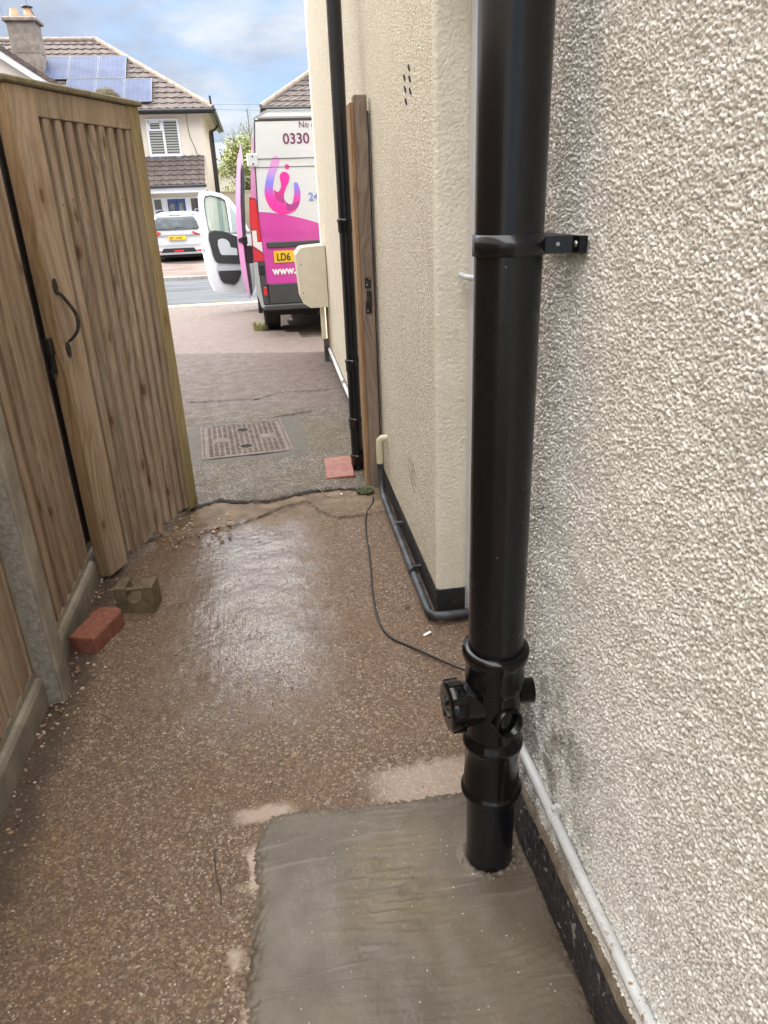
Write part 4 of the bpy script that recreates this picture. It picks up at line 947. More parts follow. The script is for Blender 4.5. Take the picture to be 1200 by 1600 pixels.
# projecting front gable on the left
m = MB(); m.prism([(-13.2, 28.55, -.4), (-5.0, 28.55, -.4), (-5.0, 28.55, 4.55), (-9.0, 28.55, 7.25), (-13.2, 28.55, 4.5)], (0, 1.44, 0)); m.build('gable_wall', M_facade2, h1_)
a = Vector((-9.0, 28.25, 7.46)); c = Vector((-4.7, 28.25, 4.53)); dv = (c-a)
m = MB(); m.prism([a+Vector((0,0,-.10)), c+Vector((0,0,-.10)), c+Vector((0,0,-.32)), a+Vector((0,0,-.32))], (0, .04, 0)); m.build('bargeboard', M_whitet, h1_)
m = MB(); m.prism([a+Vector((0,-.04,.08)), c+Vector((0,-.04,.08)), c+Vector((0,-.04,-.09)), a+Vector((0,-.04,-.09))], (0, 3.2, 0)); a2 = Vector((-13.4, 28.25, 4.40)); m.prism([a+Vector((0,-.04,.08)), a2+Vector((0,-.04,.08)), a2+Vector((0,-.04,-.09)), a+Vector((0,-.04,-.09))], (0, 3.2, 0))
for i in range(26):
    p = a.lerp(c, i/26); m.lathe([(0, .075), (.06, .085)], p + Vector((0, -.05, .03)), (0, 1, 0), 8)
m.build('verge_roof', M_roof, h1_)
def window(parent, x0, x1, z0, z1, y, lights, infill, name='window'):
    m = MB(); t = .075; m.box(x0, x1, y-.06, y+.04, z0, z0+t, 0, None, .01); m.box(x0, x1, y-.06, y+.04, z1-t, z1, 0, None, .01)
    m.box(x0, x0+t, y-.055, y+.04, z0+t, z1-t, 0, None, .01); m.box(x1-t, x1, y-.055, y+.04, z0+t, z1-t, 0, None, .01)
    for (a, c, d, e) in lights: m.box(a, c, y-.054, y+.03, d, e, 0, None, .008)
    f = m.build(name, M_whitet, parent)
    m = MB(); m.box(x0+t*.5, x1-t*.5, y-.012, y-.004, z0+t*.5, z1-t*.5); p = m.build('pane', infill, None); p.parent = f; p.data.transform(Matrix.Translation(-Vector(parent.location)))
    return f
wf = window(h1_, -3.50, -2.35, 3.27, 4.50, 30.0, [(-2.96, -2.88, 3.345, 4.425), (-3.42, -2.96, 4.10, 4.17), (-3.425, -3.36, 4.17, 4.425), (-3.02, -2.96, 4.17, 4.425), (-3.42, -2.96, 4.36, 4.425)], M_blind)
m = MB(); m.box(-3.55, -2.28, 29.88, 29.995, 3.20, 3.265, 0, None, .01); m.build('window_sill', M_lead, h1_)
# porch canopy
CP = math.atan2(.98, 1.30)
tiled('canopy_slope', (0, 28.68, 2.27), (1, 0, 0), (0, math.cos(CP), math.sin(CP)), lambda v: -6.6, lambda v: -1.58, h1_, course=.27, pitch=.26, lens=1.63)
m = MB(); m.box(-4.9, -1.60, 29.92, 30.0, 3.09, 3.24); m.build('flashing', M_lead, h1_)
gutter(h1_, (-6.6, 28.62, 2.235), (-1.55, 28.62, 2.235), .055)
m = MB(); m.box(-6.6, -1.60, 28.70, 28.78, 2.02, 2.24, 0, None, .01); m.build('canopy_fascia', M_whitet, h1_)
m = MB(); m.box(-6.6, -1.70, 28.80, 30.0, 2.04, 2.10); m.build('canopy_ceiling', M_facade, h1_)
m = MB(); m.prism([(-1.60, 28.72, 2.24), (-1.60, 29.99, 3.20), (-1.60, 29.99, 2.1), (-1.60, 28.72, 2.1)], (-.06, 0, 0)); m.build('canopy_cheek', M_facade, h1_)
m = MB(); m.box(-6.6, -3.62, 29.5, 29.99, -.2, 2.04); m.box(-1.72, -1.60, 29.4, 29.99, -.2, 2.04); m.box(-3.62, -1.72, 29.5, 29.99, 1.90, 2.04); m.build('porch_wall', M_facade, h1_)
m = MB(); PY = 29.52
for a_, c_ in ((-3.62, -3.55), (-3.30, -3.08), (-2.44, -2.24), (-1.92, -1.74)): m.box(a_, c_, PY-.05, PY+.03, -.1, 1.90, 0, None, .008)
m.box(-3.55, -1.92, PY-.045, PY+.03, 1.84, 1.895); fr = m.build('porch_frame', M_whitet, h1_)
def sub(m, name, mt, par, root):
    o = m.build(name, mt, None); o.parent = par; o.data.transform(Matrix.Translation(-Vector(root.location))); return o
m = MB(); m.box(-3.55, -3.30, PY-.01, PY, 0, 1.84); sub(m, 'side_pane', M_glass, fr, h1_)
m = MB(); m.box(-2.24, -1.92, PY-.01, PY, 0, 1.84); sub(m, 'side_pane', M_glass, fr, h1_)
for x0_, x1_ in ((-3.08, -2.765), (-2.755, -2.44)):
    m = MB(); m.box(x0_, x1_, PY-.03, PY+.01, 0, 1.838, 0, None, .006); d_o = m.build('front_door', M_blue, h1_)
    m = MB(); m.box(x0_+.08, x1_-.08, PY-.036, PY-.031, 1.0, 1.68); sub(m, 'door_glass', M_leaded, d_o, h1_)
# downpipes at the corner and a cable down the facade
m = MB(); m.tube([(-1.07, 34.0, 4.62), (-1.25, 34.0, 4.45), (-1.44, 34.0, 4.38), (-1.45, 34.0, 4.2), (-1.45, 34.0, 0)], .045, 8); m.build('downpipe', M_gutter, h1_)
m = MB(); m.tube([(-1.44, 36.0, 4.64), (-1.44, 36.0, 0)], .06, 8); m.build('soil_stack', M_gutter, h1_)
m = MB(); m.tube(smooth_pts([(-2.05, 29.985, 4.66), (-2.03, 29.985, 4.2), (-2.0, 29.985, 3.9), (-1.88, 29.985, 3.55), (-1.80, 29.985, 3.2)], 4), .008, 6); m.build('wall_cable', M_gutter, h1_)
m = MB(); m.tube([(-1.10, 29.6, 4.78), (-1.12, 29.6, 5.14)], .035, 8); m.build('vent_stub', M_gutter, h1_)
# solar panels on the front slope
def slope_pt(x, v, o=0): return Vector((x, 29.6+v*cosP, 4.75+v*sinP)) + Vector((0, -sinP, cosP))*o
def panel(x0, x1, v0, v1, label):
    cx_, cv = (x0+x1)/2, (v0+v1)/2
    e = empty('solar_panel', slope_pt(cx_, cv, .09), label, 'solar panel', 'solar panels on the roof across the street', rot=(PIT, 0, 0)); hx_, hv = (x1-x0)/2-.008, (v1-v0)/2-.008
    m = MB(); m.box(-hx_+.025, hx_-.025, -hv+.025, hv-.025, -.004, .016); m.build('cell_sheet', M_solar, e, False)
    m = MB(); m.box(-hx_, hx_, -hv, -hv+.025, -.02, .02); m.box(-hx_, hx_, hv-.025, hv, -.02, .02); m.box(-hx_, -hx_+.025, -hv+.025, hv-.025, -.02, .02); m.box(hx_-.025, hx_, -hv+.025, hv-.025, -.02, .02); m.build('frame', M_alu, e, False)
vt, vm, vb_ = 3.40, 1.84, .31
for (a_, c_, l_) in ((-7.08, -6.10, 'beside the chimney'), (-6.10, -5.08, 'in the middle'), (-5.08, -4.08, 'at the right end')): panel(a_, c_, vm+.01, vt, 'blue solar panel %s of the upper row' % l_)
for (a_, c_, l_) in ((-6.12, -5.11, 'blue solar panel in the lower row, leftmost seen above the gate'), (-5.11, -4.12, 'blue solar panel in the lower row behind the round topped post'), (-4.12, -3.15, 'blue solar panel alone at the lower right end near the gutter')): panel(a_, c_, vb_, vm-.01, l_)
# second house, behind the van
h2_ = empty('hip_roofed_house', (6, 32, 0), 'house behind the van showing only one brown hipped roof slope', 'house')
m = MB(); m.box(1.0, 12, 30.0, 36.9, -.4, 4.74); m.build('wall', M_facade, h2_)
hip_roof(h2_, .66, 13.0, 29.6, 37.3, 4.75, 4.87, 9.0)
gutter(h2_, (.62, 29.55, 4.70), (13, 29.55, 4.70))
window(h2_, 3.0, 4.6, 3.1, 4.4, 30.0, [(3.76, 3.84, 3.17, 4.33)], M_glass); window(h2_, 3.0, 5.0, .9, 2.2, 30.0, [(3.96, 4.04, .97, 2.13)], M_glass)
h3_ = empty('distant_house', (-1, 62, 0), 'far grey roofed house peeping between the corner of the cream house and the tree', 'house')
m = MB(); m.box(-7, 3, 60.5, 66, -.5, 4.3); m.build('wall', M_facade, h3_)
m = MB(); m.prism([(-7.3, 60, 4.2), (-7.3, 66.5, 4.2), (-7.3, 63.2, 6.2)], (10.6, 0, 0)); m.build('roof', mat('grey_far_roof', color=(.16,.17,.19), rough=.9), h3_)
gw = MB(); gw.box(-1.44, 1.0, 36.95, 37.1, -.3, 2.15); gw.box(-1.44, 1.0, 36.9, 37.15, 2.15, 2.21); tag(gw.build('garden_wall', M_facade), 'pale rendered garden wall between the two houses across the street', 'wall')

# ------------------------------------------------------------------ neighbouring house that shades the alley (outside the frame, left)
nb = empty('neighbour_house', (-7, 2, 0), 'rendered neighbouring house left of the alley whose bulk shades the path', 'house')
m = MB(); m.box(-11, -3.6, -6, 9.22, -.2, 6.2); m.build('wall', M_facade2, nb)
m = MB(); m.prism([(-3.55, 9.22, 6.21), (-3.55, -6.3, 6.21), (-3.55, 1.3, 8.4)], (-8, 0, 0)); m.build('roof', M_ridge, nb)

# ------------------------------------------------------------------ TREE between the houses
tr = empty('garden_tree', (.25, 40.5, 0), 'bushy yellow green tree between the two houses across the street', 'tree')
m = MB(); m.tube([(.25, 40.5, -.1), (.27, 40.5, 1.2), (.2, 40.45, 2.4), (.3, 40.5, 3.6)], [.16, .13, .10, .04], 8)
for a_ in range(9):
    t = a_*2.4; z = 1.2+a_*.25; m.tube([(.25, 40.5, z), (.25+.7*math.cos(t), 40.5+.7*math.sin(t), z+.7), (.25+1.2*math.cos(t), 40.5+1.2*math.sin(t), z+1.1)], [.05, .03, .012], 6)
m.build('trunk', M_oldpost, tr)
M_leaf = mat('tree_leaf', lambda b: dict(color=b.ramp(b.island(), [(0, (.055,.075,.018)), (.4, (.14,.17,.04)), (.75, (.26,.28,.07)), (1, (.40,.38,.12))]), rough=.6))
m = MB(); cl = []
for i in range(70):
    z = random.uniform(.7, 4.6); rmax = 1.75*math.sin(min(1, (z+.4)/2.0)*PI/2)*(1 if z < 3.4 else max(.25, 1-(z-3.4)*.55)); a_ = random.uniform(0, 2*PI); rr_ = rmax*random.random()**.45
    cl.append(Vector((.25+rr_*math.cos(a_), 40.5+rr_*math.sin(a_), z)))
for i in range(17000):
    c = random.choice(cl); p = c + Vector((random.gauss(0, .22), random.gauss(0, .22), random.gauss(0, .20))); s_ = random.uniform(.04, .085)
    u = Vector((random.gauss(0, 1), random.gauss(0, 1), random.gauss(0, .6))).normalized(); v = u.orthogonal().normalized()
    m.add([p-u*s_, p+v*s_*.6, p+u*s_, p-v*s_*.6], [(0, 1, 2, 3)])
for i in range(26):
    x = .25+random.gauss(0, .5); t = random.uniform(-.4, .4); z = random.uniform(4.3, 4.7)
    for k in range(24): q = k/24; m.add([(x+t*q-.02, 40.5, z+q*.7), (x+t*q+.03*random.uniform(-2, 2), 40.5, z+q*.7+.03), (x+t*q+.02, 40.52, z+q*.7)], [(0, 1, 2)])
m.build('crown', M_leaf, tr)
t2 = empty('bare_topped_shrub', (.35, 44, 0), 'spiky dark conifer top showing just above the van shoulder', 'tree')
m = MB(); m.tube([(.22, 44, 0), (.22, 44, 6.3)], [.08, .015], 6)
for i in range(40):
    z = 3.6+i*.068; a_ = random.uniform(0, 6.28); m.tube([(.22, 44, z), (.22+.28*math.cos(a_), 44+.28*math.sin(a_), z+.28)], [.010, .004], 4)
m.build('trunk', M_oldpost, t2)
m = MB()
for i in range(900):
    z = random.uniform(3.4, 5.2); p = Vector((.22+random.gauss(0, .16), 44+random.gauss(0, .16), z)); u = Vector((random.gauss(0, 1), random.gauss(0, 1), random.gauss(0, 1))).normalized()*.05; v = u.orthogonal().normalized()*.02; m.add([p-u, p+v, p+u], [(0, 1, 2)])
m.build('crown', M_weed, t2)

# ------------------------------------------------------------------ overhead wires
M_wire = mat('grey_wire', color=(.16,.17,.21), rough=.6)
def wire(a, c, sag, r, label):
    a, c = Vector(a), Vector(c); m = MB(); m.tube([a.lerp(c, t/16) - Vector((0, 0, sag*4*(t/16)*(1-t/16))) for t in range(17)], r, 6); tag(m.build('overhead_wire', M_wire), label, 'wire', 'overhead telephone wires')
wire((-25, 46, 7.2), (25, 46, 6.6), .15, .010, 'upper of two faint wires crossing the sky above the van')
wire((-25, 46, 7.55), (25, 46, 5.5), .05, .010, 'lower of two faint wires crossing the sky above the van')
wire((-6.82, 31.45, 7.12), (-7.6, 28.0, 13.5), .02, .009, 'thin wire rising from the right side of the chimney')
wire((-7.9, 31.3, 7.9), (-8.4, 29.5, 13.0), .02, .009, 'thin wire rising from the left side of the chimney')

# ------------------------------------------------------------------ VAN
VR = -math.atan(.0395)
van = empty('panel_van', (-.05, 9.2, terr(9.2)+.002), 'large white and magenta panel van parked nose out on the driveway', 'van', rot=(VR, 0, 0))
WD, LN = 2.05, 5.4
side = [(.10, .30), (.03, .36), (.00, .52), (-.005, .85), (.0, 1.15), (.035, 1.55), (.075, 1.95), (.115, 2.25), (.16, 2.40), (.25, 2.485), (.45, 2.52)]
def yl(z): return 0. if z < 1. else .055*((z-1.)/1.4)**1.3 if z < 2.4 else .055 + (z-2.4)*1.1
def van_ring(y, shrink=0., zmax=None, lean=False):
    R = []
    for x, z in side:
        zz_ = z if zmax is None else min(z, zmax - (2.52-z)*.15 if z > zmax else z)
        R.append((x+shrink, y+(yl(z) if lean else 0), zz_))
    for x, z in reversed(side):
        zz_ = z if zmax is None else min(z, zmax - (2.52-z)*.15 if z > zmax else z)
        R.append((WD-x-shrink, y+(yl(z) if lean else 0), zz_))
    return R
m = MB(); n = len(side)
secs = [van_ring(0, 0, None, True), van_ring(.30), van_ring(1.5), van_ring(3.6), van_ring(4.0, .02, 2.40), van_ring(4.45, .05, 1.75), van_ring(4.75, .07, 1.22), van_ring(5.15, .14, 1.08), van_ring(5.4, .30, .90)]
# drop the arch area: wheel wells are dark boxes set in the side
nr = len(secs[0]); vs = [q for r in secs for q in r]; fs = []; 
body_m = MB()
for i in range(len(secs)-1):
    for j in range(nr):
        k = (j+1) % nr; z_ = secs[i][j][2]+secs[i][k][2]
        left = j < n-1; zc_ = (secs[i][j][2]+secs[i][k][2])/2
        mi = 1 if (j < n-1 or j >= n) and j != nr-1 and .5 < zc_ < 1.45 and i < 2 else 0
        if (j == nr-1): mi = 3
        if i == 0 and 3 <= j < n-3: mi = 2
        if i in (4,) and (n-4 <= j <= n+2): mi = 4
        o = len(body_m.v); body_m.add([secs[i][j], secs[i][k], secs[i+1][k], secs[i+1][j]], [(0, 1, 2, 3)], mi, False)
cap_m = []
for j in range(n-1):
    a, b_, c, d = secs[0][j], secs[0][nr-1-j], secs[0][nr-2-j], secs[0][j+1]
    body_m.add([a, b_, c, d], [(0, 3, 2, 1)], 0 if a[1] > .05 or a[2] > 2.2 else (3 if a[2] < .84 else 2))
    a, b_, c, d = secs[-1][j], secs[-1][nr-1-j], secs[-1][nr-2-j], secs[-1][j+1]; body_m.add([a, b_, c, d], [(0, 1, 2, 3)], 3)
body_m.build('body', [M_vwhite, M_mag, M_vin, M_under, M_cargl], van, False)
# front cab side openings, roof cap, rear spoiler lip
m = MB(); m.rings([[(.16, .045, 2.435), (.30, .10, 2.515), (1.75, .10, 2.515), (1.89, .045, 2.435)], [(.18, .03, 2.455), (.32, .07, 2.53), (1.73, .07, 2.53), (1.87, .03, 2.455)], [(.2, .5, 2.46), (.32, .5, 2.545), (1.73, .5, 2.545), (1.85, .5, 2.46)]], 0, False); m.build('roof_spoiler', M_vwhite, van, False)
# rear door skins: left door x .13-1.02, right 1.03-1.92; white upper, magenta lower below a falling curve
def yr(z): return yl(z) - .008
def curve_z(x): return 1.46 - .03*x - .20*x*x if x < 1.0 else 1.23 - .36*(x-1.)
def skin(m, xs_, zlo, zhi, mi, t=.0):
    vs = []; N_ = 14
    for x in xs_:
        a, c = zlo(x), zhi(x)
        for j in range(N_+1): z = a+(c-a)*j/N_; vs.append((x, yr(z)-t, z))
    fs = [(i*(N_+1)+j, (i+1)*(N_+1)+j, (i+1)*(N_+1)+j+1, i*(N_+1)+j+1) for i in range(len(xs_)-1) for j in range(N_)]
    m.add(vs, fs, mi, True)
def xl_(z): return np.interp(z, [.6, 1.4, 2.0, 2.42], [.125, .112, .135, .175])
for nm, xa, xb in (('rear_door', None, 1.020), ('rear_door', 1.032, None)):
    m = MB(); N_ = 18; K = 20
    rowsz = list(np.linspace(.635, 2.405, 41)); vs = []
    # build as a grid in x per row, colour by curve: use two stacked grids so the colour edge is exact
    for part, mi in ((0, 1), (1, 0)):
        vs = []; 
        for i in range(K+1):
            s_ = i/K; col = []
            for j in range(N_+1):
                x0 = xl_(.635) if xa is None else xa; 
                # iterate to find boundary at this column
                def colx(z):
                    L0 = xl_(z) if xa is None else xa; R0 = xb if xb is not None else WD-xl_(z); return L0+(R0-L0)*s_
                zb_ = 1.4
                for _ in range(4): zb_ = curve_z(colx(zb_))
                a, c = (.635, zb_) if part == 0 else (zb_, 2.405); z = a+(c-a)*j/N_; x = colx(z)
                dent = .0
                if abs(z-1.14) < .05: dent = .006
                if abs(z-2.02) < .02 or abs(z-1.925) < .01: dent = .004
                vs.append((x, yr(z)+dent, z))
        m.add(vs, [(i*(N_+1)+j, (i+1)*(N_+1)+j, (i+1)*(N_+1)+j+1, i*(N_+1)+j+1) for i in range(K) for j in range(N_)], mi, True)
    m.build(nm, [M_vwhite, M_mag], van, False)
m = MB()
for za, zb2 in ((2.015, 2.021), (1.925, 1.931)): m.box(.14, 1.015, yr(1.97)-.006, yr(1.97)+.004, za, zb2)
for z in np.linspace(.64, 2.39, 36): x = xl_(z)-.006; m.box(x-.006, x+.004, yr(z)-.004, yr(z)+.02, z, z+.052)
m.box(.17, 1.9, yr(2.41)-.003, yr(2.41)+.02, 2.408, 2.424); m.box(1.021, 1.031, yr(1.)-.001, yr(1.)+.02, .64, 1.6)
m.build('door_seam', M_dgrey, van, False)
m = MB(); m.box(.17, .98, -.030, -.009, 1.045, 1.115, 0, None, .01); m.build('grab_bar', M_dgrey, van, False)
m = MB(); m.box(.245, .79, -.020, -.009, .875, 1.012, 0, None, .004); npl = m.build('number_plate', M_plate, van, False)
def text(s, x, z, size, mt, par, name, y=None, ext=.001, bold=0., sx=1.):
    c = bpy.data.curves.new(name, 'FONT'); c.body = s; c.size = size; c.extrude = ext; c.offset = bold; c.materials.append(mt)
    tmp = bpy.data.objects.new('tmp', c); COL.objects.link(tmp); dg = bpy.context.evaluated_depsgraph_get(); me = bpy.data.meshes.new_from_object(tmp.evaluated_get(dg)); bpy.data.objects.remove(tmp)
    o = bpy.data.objects.new(name, me); COL.objects.link(o); o.parent = par; o.location = (x, (yr(z) if y is None else y)-.003, z); o.rotation_euler = (PI/2, 0, 0); o.scale = (sx, 1, 1); return o
text('LD6', .275, .900, .118, M_ink, npl, 'plate_lettering', -.020, .001, .002, .82)
text('0330', .47, 2.17, .155, M_plum, van, 'phone_lettering', yr(2.2)-.002, .001, .002)
text('No c', .665, 2.335, .090, M_plum, van, 'slogan_lettering', yr(2.36)-.003)
text('24', .715, 1.555, .125, M_lblue, van, 'hours_lettering', yr(1.58)-.003, .001, .002)
text('www.', .215, .745, .118, M_wlet, van, 'web_lettering', yr(.75)-.002, .001, .006)
# swirl emblem
def lg(pts, mt, name, t):
    P = [(.205+(u-472)*.001045, 2.045-(v-590)*.00109) for u, v in pts]; P3 = [Vector((x, 0, z)) for x, z in P]; P3 = smooth_closed(P3); m = MB()
    m.prism([(q.x, yr(q.z)-.002-t, q.z) for q in P3], (0, -.0012, 0)); return m.build(name, mt, van, False)
def smooth_closed(P, n=4):
    R = []; N_ = len(P)
    for i in range(N_):
        a, b_, c, d = P[i-1], P[i], P[(i+1) % N_], P[(i+2) % N_]
        for k in range(n): t = k/n; R.append(.5*((2*b_) + (c-a)*t + (2*a-5*b_+4*c-d)*t*t + (3*b_-a-3*c+d)*t**3))
    return R
lg([(635,590),(600,602),(560,680),(510,790),(478,900),(472,960),(485,1030),(530,1110),(600,1155),(670,1170),(740,1160),(810,1125),(855,1060),(872,990),(872,930),(855,870),(830,850),(810,862),(806,930),(795,1000),(775,1062),(760,1120),(715,1125),(690,1060),(640,1042),(590,1000),(568,940),(578,860),(605,780),(650,690),(668,640),(660,605)], M_logo, 'emblem', .0)
lg([(710,745),(750,762),(765,795),(755,840),(720,900),(690,960),(685,1010),(700,1050),(660,1050),(625,1035),(590,1000),(575,950),(578,915),(600,935),(630,938),(658,900),(662,860),(655,795),(675,757)], M_logo2, 'emblem', .0014)
lg([(700,1045),(740,1068),(778,1062),(850,1040),(845,1080),(800,1115),(740,1135),(705,1125),(700,1090)], M_logo3, 'emblem', .0014)
m = MB(); m.lathe([(0, .028), (.0012, .028)], (.205+(748-472)*.001045, yr(1.93)-.002, 2.045-(697-590)*.00109), (0, -1, 0), 24); m.build('emblem', M_logo2, van, False)
# tail lamp (left, and its mirror)
def lamp(mir):
    def X_(x): return WD-x if mir else x
    def slab(pts, t, mt, name, par):
        m = MB(); m.prism([(X_(x), yr(z)-t, z) for x, z in pts], (0, .04, 0)); return m.build(name, mt, par, False)
    L0 = slab([(.000, .90), (.118, .90), (.110, 1.30), (.095, 1.60), (.020, 1.62), (-.004, 1.35)], .014, M_redd, 'tail_lamp', van)
    slab([(.012, 1.25), (.065, 1.25), (.065, 1.12), (.113, 1.12), (.116, 1.0), (.012, 1.08)], .019, M_clear, 'reversing_lens', L0)
    slab([(.012, 1.26), (.070, 1.26), (.070, 1.14), (.110, 1.13), (.105, 1.35), (.088, 1.58), (.030, 1.59), (.006, 1.36)], .018, M_red, 'brake_lens', L0)
    slab([(.01, .905), (.115, .905), (.114, .985), (.01, 1.05)], .018, M_red, 'fog_lens', L0)
    m = MB(); a, c = sorted((X_(.035), X_(.16))); m.box(a, c, yr(2.0)-.030, yr(2.0)-.004, 1.935, 2.075, 0, None, .012); hg = m.build('door_hinge', M_vwhite, van, False)
    m = MB(); 
    for z in (1.965, 2.045): m.lathe([(0, .011), (.004, .010)], (X_(.105), yr(2.0)-.030, z), (0, -1, 0), 10)
    o = m.build('hinge_bolt', M_dgrey, hg, False)
    m = MB(); a, c = sorted((X_(.045), X_(.12))); m.box(a, c, -.035, -.004, .745, .865, 0, None, .010); m.build('lower_hinge', M_ink, van, False)
    m = MB(); m.prism([(X_(x), -.022, z) for x, z in ((.045, .895), (.128, .895), (.128, .62), (.135, .40), (.07, .40), (.052, .6))], (0, .05, 0)); m.build('bumper_corner', M_dgrey, van, False)
    m = MB(); m.prism([(X_(x), -.016, z) for x, z in ((-.006, .895), (.044, .895), (.051, .6), (.069, .40), (.10, .335), (.04, .36), (.0, .52))], (0, .20, 0)); m.build('bumper_side', M_lgrey, van, False)
    m = MB(); a, c = sorted((X_(.085), X_(.122))); m.box(a, c, -.030, -.022, .50, .60, 0, None, .006); m.build('reflector', M_red, van, False)
lamp(False); lamp(True)
m = MB(); m.box(.14, WD-.14, -.018, .06, .395, .632, 0, None, .008); m.build('bumper', M_dgrey, van, False)
m = MB(); m.box(.06, WD-.06, -.075, .05, .325, .392, 0, None, .014); m.lathe([(0, .012), (.002, .011)], (.21, -.0752, .36), (0, -1, 0), 14); m.build('bumper_step', M_dgrey, van, False)
m = MB(); m.box(.2, WD-.2, .2, 4.9, .24, .34); m.tube([(.35, .9, .30), (WD-.35, .9, .30)], .05, 10); m.tube([(.75, .05, .27), (.75, 1.4, .27)], .035, 8); m.box(.55, .75, .25, .6, .22, .33, 0, None, .02); m.build('chassis', M_under, van, False)
m = MB(); m.tube([(.14, .10, .315), (.75, .10, .315)], .015, 6); m.build('tow_bar', M_ridge, van, False)
def wheel(x, y, r, w_, par, root_rot=False, rimr=.62):
    m = MB(); m.lathe([(-w_/2, r*.70), (-w_/2, r*.90), (-w_*.44, r*.975), (-w_*.30, r), (w_*.30, r), (w_*.44, r*.975), (w_/2, r*.90), (w_/2, r*.70)], (x, y, r), (1, 0, 0), n=40)
    for q in (-.22, -.07, .07, .22): m.lathe([(q*w_*1.1-.004, r+.0015), (q*w_*1.1+.004, r+.0015)], (x, y, r), (1, 0, 0), n=40, mi=1)
    o = m.build('wheel', [M_rubber, M_hole], par, False)
    m = MB(); m.lathe([(-w_/2-.004, r*.68), (-w_/2+.02, r*.60), (-w_/2+.03, r*.25), (-w_/2+.01, r*.18), (-w_/2+.008, .001)], (x, y, r), (1, 0, 0), n=32)
    m.lathe([(w_/2+.004, r*.68), (w_/2-.02, r*.60), (w_/2-.03, r*.25), (w_/2-.01, r*.18), (w_/2-.008, .001)], (x, y, r), (1, 0, 0), n=32); m.build('rim', M_rim, o, False)
for x in (.165, WD-.165):
    for y in (.95, 4.35): wheel(x, y, .345, .215, van)
# arches
for sx in (0, 1):
    for y in (.95, 4.35):
        m = MB(); xo = (.0-.006, .05) if sx == 0 else (WD-.05, WD+.006); P = [(.44*math.cos(t), .44*math.sin(t)) for t in np.linspace(0, PI, 15)]
        m.prism([(xo[0], y+a_, .345+c_) for a_, c_ in P] + [(xo[0], y-.44, .25), (xo[0], y+.44, .25)], (xo[1]-xo[0], 0, 0)); m.build('wheel_arch', M_under, van, False)
# sliding side door, slid back and standing off the side
m = MB(); P = [(-.020, 2.27), (-.085, 2.10), (-.145, 1.72), (-.183, 1.38), (-.190, 1.10), (-.185, .88), (-.165, .62), (-.115, .40), (-.098, .42), (-.105, .62), (-.118, .90), (-.120, 1.15), (-.105, 1.55), (-.06, 1.95), (-.022, 2.18)]
m.prism([(x, .85, z) for x, z in P], (0, 1.22, 0)); sd = m.build('sliding_door', M_maglight, van, False)
m = MB(); P = [(-.030, 2.05), (-.075, 1.75), (-.102, 1.40), (-.113, 1.10), (-.111, .88), (-.100, .60), (-.085, .44), (-.070, .46), (-.075, .7), (-.085, 1.0), (-.080, 1.3), (-.05, 1.7), (-.015, 2.0)]
m.prism([(x, .87, z) for x, z in P], (0, 1.18, 0)); m.build('door_lining', M_dgrey, sd, False)
m = MB(); m.box(-.135, -.06, .82, .92, 1.10, 1.20, 0, None, .012); m.box(-.10, .01, .86, .96, .86, 1.08, 0, None, .01); m.tube([(-.15, .845, 1.15), (-.15, .83, 1.15)], .030, 10); m.tube([(-.10, .845, 1.16), (-.10, .82, 1.16)], .028, 10); m.build('roller_hinge', M_ink, sd, False)
m = MB(); m.box(-.012, .002, 1.9, 3.9, 1.12, 1.17); m.build('door_rail', M_ink, van, False)
# open cab door
def P3(s_, t, z): return (-.0 - s_*math.sin(math.radians(65)) + t*math.cos(math.radians(65)), 4.30 - s_*math.cos(math.radians(65)) - t*math.sin(math.radians(65)), z + .20)
def dshape(pts, t0, t1, mt, name, par, mi=0, extra=None):
    m = MB(); a = Vector(P3(0, t0, 0)); c = Vector(P3(0, t1, 0)); m.prism([P3(s_, t0, z) for s_, z in pts], c-a)
    if extra: extra(m)
    return m.build(name, mt, par, False)
def ring_shape(outer, inner, t0, t1, mt, name, par):
    m = MB(); n = len(outer); 
    for tt_ in (t0, t1): m.add([P3(s_, tt_, z) for s_, z in outer] + [P3(s_, tt_, z) for s_, z in inner], [(i, (i+1) % n, (i+1) % n+n, i+n) for i in range(n)])
    m.add([P3(s_, t, z) for t in (t0, t1) for s_, z in inner], [(i, (i+1) % n, (i+1) % n+n, i+n) for i in range(n)])
    m.add([P3(s_, t, z) for t in (t0, t1) for s_, z in outer], [(i, (i+1) % n, (i+1) % n+n, i+n) for i in range(n)])
    return m.build(name, mt, par, False)
cab = dshape([(.90, 1.10), (.925, .86), (.90, .60), (.86, .30), (.80, .15), (.72, .10), (.10, .08), (.04, .2), (.02, 1.05)], .0, -.09, M_vwhite, 'cab_door', van)
outer = [(.90, 1.10), (.905, 1.40), (.895, 1.66), (.86, 1.73), (.70, 1.745), (.50, 1.705), (.36, 1.63), (.26, 1.50), (.14, 1.30), (.04, 1.10)]
inner = [(.80, 1.12), (.825, 1.40), (.82, 1.60), (.79, 1.665), (.69, 1.68), (.52, 1.645), (.44, 1.60), (.425, 1.45), (.42, 1.25), (.41, 1.08)]
ring_shape(outer, inner, .0, -.05, M_vwhite, 'window_frame', cab)
inner2 = [(s_*.965+.02, z-.02 if z > 1.3 else z+.01) for s_, z in inner]
ring_shape(inner, inner2, .004, -.03, M_ink, 'window_seal', cab)
dshape(inner2, -.018, -.022, M_dglass, 'window_glass', cab)
dshape([(.37, 1.10), (.38, 1.52), (.30, 1.43), (.20, 1.27), (.10, 1.10)], .002, .006, M_dglass, 'quarter_glass', cab)
